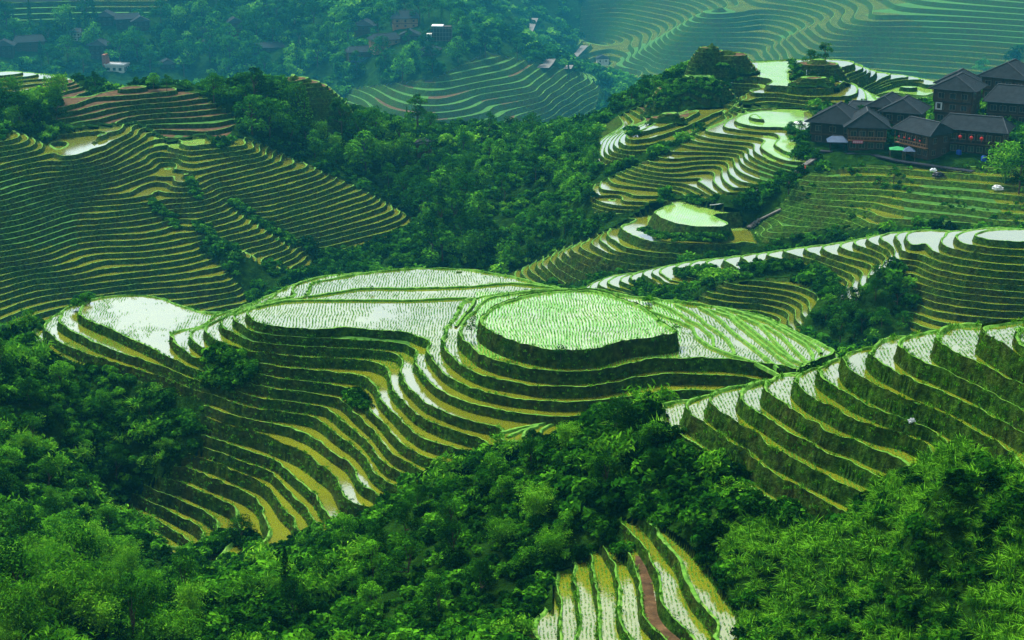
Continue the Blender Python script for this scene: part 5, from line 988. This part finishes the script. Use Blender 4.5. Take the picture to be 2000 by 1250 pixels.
# ---------------------------------------------------------------- the farther villages
FV = 'timber houses scattered over the far wooded hillside'
for lab, px, py, w, d, fl, yaw, wall, ax, rh in (
 ('brown timber house standing alone above the mist, left of the centre', 460, 74, 7.2, 7, 3, 8, 'brown', 'y', 2.6), ('grey roofed timber house in front of the house standing alone', 416, 100, 6.8, 7, 2, 14, 'dark', 'y', 2.4), ('timber house roof peeping out behind the grey roofed house', 402, 84, 5.5, 6, 2, 14, 'dark', 'y', 2.2),
 ('tall timber house beside the pale flat roofed building', 192, 118, 7.4, 7, 3, -22, 'dark', 'y', 2.6), ('long timber house among the trees at the far left', 60, 102, 13, 7, 2, 4, 'brown', 'x', 2.8), ('timber house cut by the left edge of the photo', 8, 110, 8, 7, 2, -10, 'dark', 'y', 2.6),
 ('timber house high among the trees at the upper left', 205, 52, 8, 7, 2, -16, 'dark', 'y', 2.6), ('wide timber house behind the dark firs at the upper left', 252, 56, 11, 7, 2, 5, 'dark', 'x', 2.4), ('timber house with a front gable below the wide one', 276, 62, 7.5, 7, 2, 8, 'dark', 'y', 2.4), ('small house with a pale roof above the tall timber house', 148, 82, 5, 6, 2, -25, 'concrete', 'x', 1.6),
 ('low dark roofed house among trees under the mist', 328, 136, 6.5, 6, 1, 6, 'dark', 'y', 2.2), ('long dark roofed house sunk in the trees in mid hillside', 525, 104, 14, 6, 1, 2, 'dark', 'x', 2.2), ('brown timber house at the end of the yellow field', 710, 70, 9, 7, 2, -18, 'brown', 'y', 2.6),
 ('large orange timber house with the highest roof of its hamlet', 792, 56, 11, 8, 2, 3, 'orange', 'x', 3.2), ('long orange timber house with a two part roof in the middle hamlet', 757, 98, 12, 7, 2, 22, 'orange', 'x', 2.6), ('timber house with a blue sheet over its lower floor, on stilts', 707, 122, 11, 7, 2, 12, 'brown', 'x', 2.2), ('dark gabled house below the large orange one', 800, 80, 8, 7, 1, -6, 'dark', 'y', 2.4), ('dark roof almost hidden in the trees below the hamlet', 838, 110, 7, 6, 1, -14, 'dark', 'y', 2.2)):
    h_ = house('timber_house', lab, px, py, w * 1.55, d * 1.5, fl, rad(yaw), wall, ax, 2.6, rh * 1.55, 1.3, 3.4, 3, FV, sidewin=False, stilts=.4 if 'stilts' in lab else 0.0)
    if 'blue sheet' in lab: MB().slab([(-8.2, -.55, 3.5), (-8.2, -.65, .3), (5.6, -.65, .2), (5.6, -.55, 3.5)], .05).build('blue_sheet', HM['bluesheet'], h_)
house('timber_house', 'tiny hut with a blue grey roof in the middle of the forest', 827, 312, 3.4, 3, 2, rad(-10), 'brown', 'y', .9, 1.2, .5, 2.0, 1, None, sidewin=False)
house('timber_house', 'small pale roofed shed on the far misty slope', 1178, 124, 11, 9, 1, rad(10), 'concrete', 'y', 2.8, 3.2, .9, 4, 2, None, sidewin=False)
def flat_building():
    x, y, z, r = stand(224, 142); o = empty('concrete_building', x, y, z, rad(-24) + math.atan2(-x, y)); tag(o, 'pale flat roofed concrete building with a red brick stair wall', 'building', None); o.scale = (1.55, 1.55, 1.45)
    MB().box(-4.6, 4.6, 0, 6, -2, 3.4).build('wall', HM['concrete'], o); r_ = MB().box(-4.9, 4.9, -.3, 6.3, 3.4, 3.6).build('roof', HM['white'], o); MB().box(-4.9, 4.9, -.3, -.1, 3.6, 4.0).box(-4.9, 4.9, 6.1, 6.3, 3.6, 4.0).box(-4.9, -4.7, -.1, 6.1, 3.6, 4.0).box(4.7, 4.9, -.1, 6.1, 3.6, 4.0).build('parapet', HM['concrete'], r_)
    MB().box(-6.2, -4.61, 1, 5.5, -2, 8.2).build('brick_wall', HM['brick'], o)
    for i in range(3): f = MB().box(4.6, 4.66, .5 + i * 1.9, 1.7 + i * 1.9, .6, 2.6).build('window', HM['pane'], o)
    for i in range(3): MB().box(-3.6 + i * 2.8, -2.2 + i * 2.8, -.05, 0, .9, 2.3).build('window', HM['pane'], o)
flat_building()
def unfinished():
    x, y, z, r = stand(862, 82); o = empty('unfinished_building', x, y, z, rad(-6) + math.atan2(-x, y)); tag(o, 'unfinished building wrapped in scaffolding with a white parapet', 'building'); o.scale = (1.6, 1.6, 1.5)
    MB().box(-4, 4, .6, 5, -1, 6.6).build('wall', HM['dark'], o); MB().box(-4.2, .6, .2, 5.2, 6.62, 7.0).build('parapet', HM['white'], o); s = MB()
    for i in range(8): xx = -4.6 + i * 1.31; s.box(xx - .06, xx + .06, -.1, .02, -2, 6.9)
    for k in range(4): s.box(-4.7, 4.7, -.12, .0, .4 + k * 1.8, .52 + k * 1.8)
    s.build('scaffolding', HM['frame'], o); MB().box(-6.4, -4.25, .8, 4, -1, 3.2).build('annex', HM['concrete'], o)
unfinished()
print('village', round(time.time() - T0, 1))
# ---------------------------------------------------------------- single trees
TK = {}
def kind(k):
    if k not in TK: TK[k] = {'round': lambda: broad_tree(101, 8, 6.5, 900, .62, 'mid'), 'round2': lambda: broad_tree(102, 9, 6, 900, .6, 'dark'), 'round3': lambda: broad_tree(103, 7, 6.5, 800, .65, 'mid'), 'column': lambda: broad_tree(104, 11, 4.6, 900, .6, 'dark'), 'fir': lambda: fir_tree(105, 11, 4.4, 900, .6), 'fir2': lambda: fir_tree(106, 9, 4.4, 800, .6, 'mid'),
      'bamboo': lambda: bamboo(107, 8, 6.5, 14, 75, .75), 'bamboo2': lambda: bamboo(108, 9, 6, 13, 75, .75, 'mid'), 'plume': lambda: bamboo(109, 7, 5.5, 15, 260, .36), 'plume2': lambda: bamboo(110, 8, 5, 13, 260, .34), 'nround': lambda: broad_tree(111, 5, 4.6, 2200, .26, 'mid', False), 'nround2': lambda: broad_tree(112, 5, 4.6, 2200, .25, 'dark', False), 'shrub': lambda: broad_tree(113, 1.5, 1.2, 260, .16, 'dark')}[k]()
    return TK[k]
CATS = dict(bamboo='bamboo', bamboo2='bamboo', plume='bamboo', plume2='bamboo', shrub='shrub')
NAME = dict(bamboo='bamboo_clump', bamboo2='bamboo_clump', plume='bamboo_clump', plume2='bamboo_clump', fir='fir_tree', fir2='fir_tree', column='broadleaf_tree', shrub='shrub')
HH = dict(round=8, round2=9, round3=7, column=11, fir=11, fir2=9, bamboo=8, bamboo2=9, plume=7, plume2=8, nround=5, nround2=5, shrub=1.5)
def tree(k, pos, h, label, group=None, wide=1.0):
    c, t = kind(k); root = empty(NAME.get(k, 'broadleaf_tree'), pos[0], pos[1], pos[2] - .15, R1_.random() * 6.28); s = h / HH[k]; root.scale = (s * wide, s * wide, s)
    obj('crown', c, root); obj('trunk' if 'bamboo' not in k and 'plume' not in k else 'culms', t, root); return tag(root, label, CATS.get(k, 'tree'), group)
def at_px(k, px, py, hpx, label, group=None, wide=1.0):
    x, y, z, r = stand(px, py); return tree(k, (x, y, z), hpx * math.hypot(r, z) / FPX * 1.04, label, group, wide)
for k, px, py, hp, lab, wd in (
 ('round2', 1612, 128, 42, 'taller dark tree on the round knoll above the village', 1.0), ('round', 1583, 128, 30, 'shorter dark tree beside the taller one on the knoll', 1.1), ('round3', 1624, 166, 17, 'small tree on the brown bank under the knoll trees', .9), ('round2', 1314, 228, 18, 'small round tree on the brown mound beside the green field', 1.1),
 ('round', 1545, 262, 24, 'thin tree at the left end of the village houses', 1.2), ('round2', 187, 184, 40, 'dense dark tree left of the brown hilltop field', 1.0), ('round3', 300, 172, 28, 'round tree on the left hilltop, left of a pair', 1.2), ('round2', 326, 176, 28, 'round tree on the left hilltop, right of a pair', 1.2), ('round', 418, 200, 54, 'round tree rising out of bamboo behind the left hill', 1.1),
 ('column', 498, 205, 72, 'tall rounded tree on the ridge, tallest of the left hill', 1.5), ('fir2', 590, 178, 22, 'small tree on the orange soil hilltop, left one', 1.0), ('round2', 612, 180, 18, 'small tree on the orange soil hilltop, right one', 1.0), ('fir2', 652, 196, 26, 'small tree on the shoulder right of the orange hilltop', 1.0),
 ('column', 816, 262, 78, 'tall slim dark tree standing over the valley forest', 1.2), ('round', 840, 262, 42, 'round dark tree right of the tall slim one', 1.0), ('fir', 795, 256, 48, 'thin dark tree left of the tall slim one', .6), ('round2', 955, 268, 46, 'dark tree at the left end of the wooded hump', 1.1), ('round', 1040, 266, 44, 'dark tree on top of the wooded hump', 1.1), ('round3', 1116, 282, 26, 'low dark tree at the right end of the wooded hump', 1.2), ('fir', 1182, 214, 36, 'small pointed fir on the skyline of the right ridge', 1.1),
 ('column', 938, 512, 76, 'large dark tree standing in the bottom of the valley', 1.6), ('column', 888, 466, 92, 'tall column tree above the valley floor, right one', 1.1), ('column', 862, 472, 88, 'tall column tree above the valley floor, left one', 1.1), ('round2', 845, 508, 84, 'broad dark tree left of the large valley tree', 1.0), ('round2', 820, 420, 60, 'dark domed tree below the tiny hut', 1.0),
 ('round2', 1985, 172, 76, 'dark tree behind the highest village roof at the right edge', 1.2), ('round', 1920, 148, 30, 'low dark tree left of the highest village roof', 1.4), ('bamboo', 1962, 352, 82, 'big bamboo clump in front of the inn at the right edge', 1.2), ('round2', 1990, 376, 80, 'dark tree beside the big bamboo at the right edge', 1.0), ('round2', 1540, 380, 44, 'dark tree over the stone steps', 1.2), ('round', 1560, 262, 26, 'leafy tree behind the bush at the village entrance', 1.0), ('round3', 1790, 240, 30, 'green tree between the two groups of village houses', 1.0), ('round', 1680, 232, 26, 'tree behind the roof of the large left village house', 1.2), ('round2', 1745, 355, 30, 'dark bush tree on the terraces under the village', 1.2),
 ('fir', 1110, 158, 34, 'pointed fir at the end of the misty spur, leftmost', .9), ('fir', 1130, 160, 32, 'pointed fir at the end of the misty spur, middle', .9), ('fir', 1168, 168, 26, 'pointed fir at the end of the misty spur, rightmost', .9), ('round2', 1010, 120, 42, 'lone tree with a bare stem on the crest of the misty spur', .9), ('column', 948, 110, 54, 'tall tree right of the unfinished building', 1.3), ('fir', 908, 100, 42, 'pointed fir between the unfinished building and the tall tree', .9), ('fir', 826, 72, 40, 'dark fir right of the large orange house', .9), ('fir', 728, 52, 36, 'dark fir above the brown house at the yellow field', .8), ('fir', 170, 88, 66, 'tall dark fir behind the tall timber house', .9), ('fir', 186, 62, 50, 'dark fir near the upper left houses', .8)):
    at_px(k, px, py, hp, lab, None, wd)
# shrubs on the rims of the central fields
SHR = 'small shrubs on the rims of the central fields'
for px, py, hp, lab in ((924, 632, 20, 'upper of the two shrubs at the left rim of the round field'), (921, 652, 26, 'lower of the two shrubs at the left rim of the round field'), (955, 656, 14, 'low shrub on the bank under the left rim of the round field'), (984, 682, 22, 'shrub hanging on the bank below the round field, left'), (1095, 698, 26, 'shrub hanging on the bank below the middle of the round field'), (1279, 672, 18, 'shrub on the bank below the right part of the round field'), (1320, 646, 16, 'shrub on the right corner of the round field'), (1268, 606, 14, 'right shrub on the back rim of the round field'), (1243, 597, 10, 'left shrub on the back rim of the round field'), (726, 566, 10, 'tiny shrub on the bund between the back fields')):
    at_px('shrub', px, py, hp, lab, SHR, 1.1)
at_px('nround', 168, 592, 20, 'bright green bush at the back rim of the white oval field', None, 1.6)
# woods whose trees one can tell apart
def wood(poly, n, kinds, hmin, hmax, label, group, gap, r0, r1, seed, p=None):
    r = np.random.default_rng(seed); P = P_(poly); lo, hi = P.min(0), P.max(0); got = []; tries = 0
    while len(got) < n and tries < n * 40:
        tries += 1; px, py = r.uniform(lo[0], hi[0]), r.uniform(lo[1], hi[1])
        if not inside(P, np.array([px]), np.array([py]))[0]: continue
        x, y, z, rr = stand(px, py)
        if any(abs(px - hx) < 26 and -14 < py - hy < 24 for hx, hy in FAR_HOUSES): continue
        if rr < r0 or rr > r1 or not plain(np.array([x]), np.array([y]))[0] or any(math.hypot(x - a, y - b) < gap for a, b in got): continue
        got.append((x, y)); k = kinds[r.choice(len(kinds), p=p)]; sort = 'bamboo' if k in CATS and CATS[k] == 'bamboo' else ('fir' if 'fir' in k else 'tree')
        tree(k, (x, y, z), r.uniform(hmin, hmax), label[sort], group[sort], r.uniform(.85, 1.2))
    return len(got)
def lab3(where): return dict(bamboo='bright feathery bamboo clump ' + where, fir='dark pointed fir tree ' + where, tree='round leafy tree ' + where)
def grp3(where): return dict(bamboo='bamboo clumps ' + where, fir='fir trees ' + where, tree='leafy trees ' + where)
q = 'in the valley forest between the two terraced hills'
print(wood("470,215 560,195 620,230 720,255 800,300 870,340 940,450 960,500 900,530 830,510 840,440 760,375 650,320 560,290 480,265", 62, ['round', 'round2', 'round3', 'column', 'bamboo', 'bamboo2', 'fir2'], 5.5, 11, lab3(q), grp3(q), 4.2, 375, 480, 1, [.2, .22, .16, .1, .17, .08, .07]))
q = 'on the wooded slope below the right hand ridge'
print(wood("985,500 1060,400 1180,250 1260,170 1290,190 1190,270 1160,350 1100,420 1110,450 1000,520", 34, ['round', 'round2', 'round3', 'bamboo2'], 3.0, 5.5, lab3(q), grp3(q), 4.0, 375, 490, 2))
q = 'on the wooded hump in front of the misty valley'
print(wood("885,275 960,262 1120,285 1100,330 1000,390 950,430 900,350", 26, ['round', 'round2', 'round3', 'bamboo2'], 4.0, 7.5, lab3(q), grp3(q), 4.5, 410, 515, 3))
q = 'on the far village hillside at the upper left'
print(wood("-10,-5 560,-5 620,30 640,150 500,160 330,150 180,150 0,140", 66, ['round', 'round2', 'round3', 'column', 'fir', 'bamboo'], 13, 23, lab3(q), grp3(q), 12, 1000, 1500, 4, [.25, .25, .2, .1, .12, .08]))
q = 'around the middle hamlet with the orange houses'
print(wood("620,150 640,60 720,20 830,20 960,100 900,150 800,170 680,160", 30, ['round', 'round2', 'round3', 'column', 'fir'], 12, 20, lab3(q), grp3(q), 12, 980, 1400, 5))
q = 'left of the brown hilltop fields at the left edge'
print(wood("-10,205 110,195 130,240 60,262 -10,268", 12, ['round', 'round2', 'bamboo'], 5, 9, lab3(q), grp3(q), 4, 430, 500, 6))
q = 'on the near slope at the lower left'
print(wood("-20,1120 120,1060 330,1130 440,1190 460,1260 -20,1260", 20, ['plume', 'plume2', 'nround', 'nround2'], 4.0, 6.5, lab3(q), grp3(q), 2.6, 90, 165, 7, [.42, .33, .15, .1]))
q = 'in the near thicket at the left edge'
print(wood("-20,720 200,760 400,860 240,980 220,1080 -20,1080", 22, ['nround', 'nround2', 'plume2'], 2.4, 4.2, lab3(q), grp3(q), 3.6, 140, 230, 8, [.4, .5, .1]))
q = 'in the thicket on the near spur below the central terraces'
print(wood("1290,850 1180,850 950,935 780,1010 600,1100 470,1180 700,1240 1010,1180 1060,1080 1200,1000 1290,930", 34, ['nround', 'nround2', 'plume'], 2.0, 3.6, lab3(q), grp3(q), 3.2, 110, 165, 9, [.42, .5, .08]))
q = 'in the gully between the right hand terraces'
print(wood("1600,640 1640,590 1700,545 1760,560 1780,640 1700,680 1620,690", 14, ['round', 'round2', 'bamboo2'], 3.0, 5.0, lab3(q), grp3(q), 3.2, 240, 330, 10))
for k, px, py, hp, lab, wd in (('nround2', 1205, 862, 80, 'dark tree at the head of the near spur beside the right terraces', 1.3), ('plume', 1080, 1090, 70, 'bright bamboo spray above the lowest field strips', 1.3), ('plume', 130, 1235, 170, 'largest bright bamboo clump at the lower left', 1.0), ('plume2', 165, 1150, 110, 'arching bamboo clump behind the largest one', .9), ('nround2', 262, 1265, 130, 'dark leafy tree right of the largest bamboo clump', .7), ('plume', 345, 1275, 100, 'bamboo clump at the bottom edge left of the middle', 1.2), ('plume2', 20, 1275, 80, 'pale bamboo clump in the lower left corner', 1.2), ('fir', 560, 1180, 120, 'dark narrow tree below the lowest curved field', .8), ('nround2', 470, 1060, 50, 'dark bush beside the lowest curved field', 1.4)):
    at_px(k, px, py, hp, lab, None, wd)
print('trees', round(time.time() - T0, 1))
# ---------------------------------------------------------------- camera, light, air
sc = bpy.context.scene
cam = bpy.data.cameras.new('camera'); co = bpy.data.objects.new('camera', cam); C.objects.link(co); co.rotation_euler = (math.radians(90) - PITCH, 0, 0)
cam.sensor_width = 36; cam.lens = 36 * FPX / 2000; cam.clip_end = 20000; cam.clip_start = 1; sc.camera = co
SUN_EL, SUN_AZ = math.radians(58), math.radians(-35)          # high, ahead and to the left
w = bpy.data.worlds.new('World'); sc.world = w; w.use_nodes = True; nt = w.node_tree; bg = nt.nodes['Background']
sky = nt.nodes.new('ShaderNodeTexSky'); sky.sky_type = 'NISHITA'; sky.sun_disc = False; sky.sun_elevation = SUN_EL; sky.sun_rotation = SUN_AZ; sky.air_density = 1.2; sky.dust_density = 5; sky.ozone_density = 1
hs = nt.nodes.new('ShaderNodeHueSaturation'); hs.inputs['Saturation'].default_value = .22; nt.links.new(sky.outputs[0], hs.inputs['Color'])
tn = nt.nodes.new('ShaderNodeMix'); tn.data_type = 'RGBA'; tn.blend_type = 'MULTIPLY'; tn.inputs[0].default_value = 1; tn.inputs[7].default_value = (.93, 1.0, 1.09, 1); nt.links.new(hs.outputs[0], tn.inputs[6]); nt.links.new(tn.outputs[2], bg.inputs[0]); bg.inputs[1].default_value = .125
sun = bpy.data.lights.new('sun', 'SUN'); sun.energy = 3.4; sun.angle = math.radians(8); sun.color = (1, .96, .88); so = bpy.data.objects.new('sun', sun); C.objects.link(so)
so.rotation_euler = (math.pi / 2 - SUN_EL, 0, math.pi - SUN_AZ)
def haze_box():
    t = NT('haze_air'); t.t.nodes.remove(t.b)
    pv = t.n('ShaderNodeVolumePrincipled'); pv.inputs['Color'].default_value = (.06, .54, .78, 1); pv.inputs['Density'].default_value = HAZE; pv.inputs['Anisotropy'].default_value = .2
    t.t.links.new(pv.outputs[0], t.out.inputs['Volume'])
    x0, x1, y0, y1, z0, z1 = -4700, 4700, -4700, 4700, -420, 240
    V = [(x, y, z) for x in (x0, x1) for y in (y0, y1) for z in (z0, z1)]
    F = [(0, 1, 3, 2), (4, 6, 7, 5), (0, 4, 5, 1), (2, 3, 7, 6), (0, 2, 6, 4), (1, 5, 7, 3)]
    tag(obj('haze', raw_mesh('haze', np.array(V, float), np.array(F), [t.m])), 'thin blue valley mist lying over the far hillsides', 'haze', kind='stuff')
HAZE = .00012
haze_box()
sc.view_settings.view_transform = 'Standard'; sc.view_settings.look = 'None'; sc.view_settings.exposure = .9
sc.render.engine = 'CYCLES'; sc.cycles.use_denoising = True; sc.cycles.max_bounces = 6; sc.cycles.diffuse_bounces = 2; sc.cycles.glossy_bounces = 2; sc.cycles.transmission_bounces = 2; sc.cycles.volume_bounces = 1; sc.cycles.transparent_max_bounces = 4
print('built', round(time.time() - T0, 1))
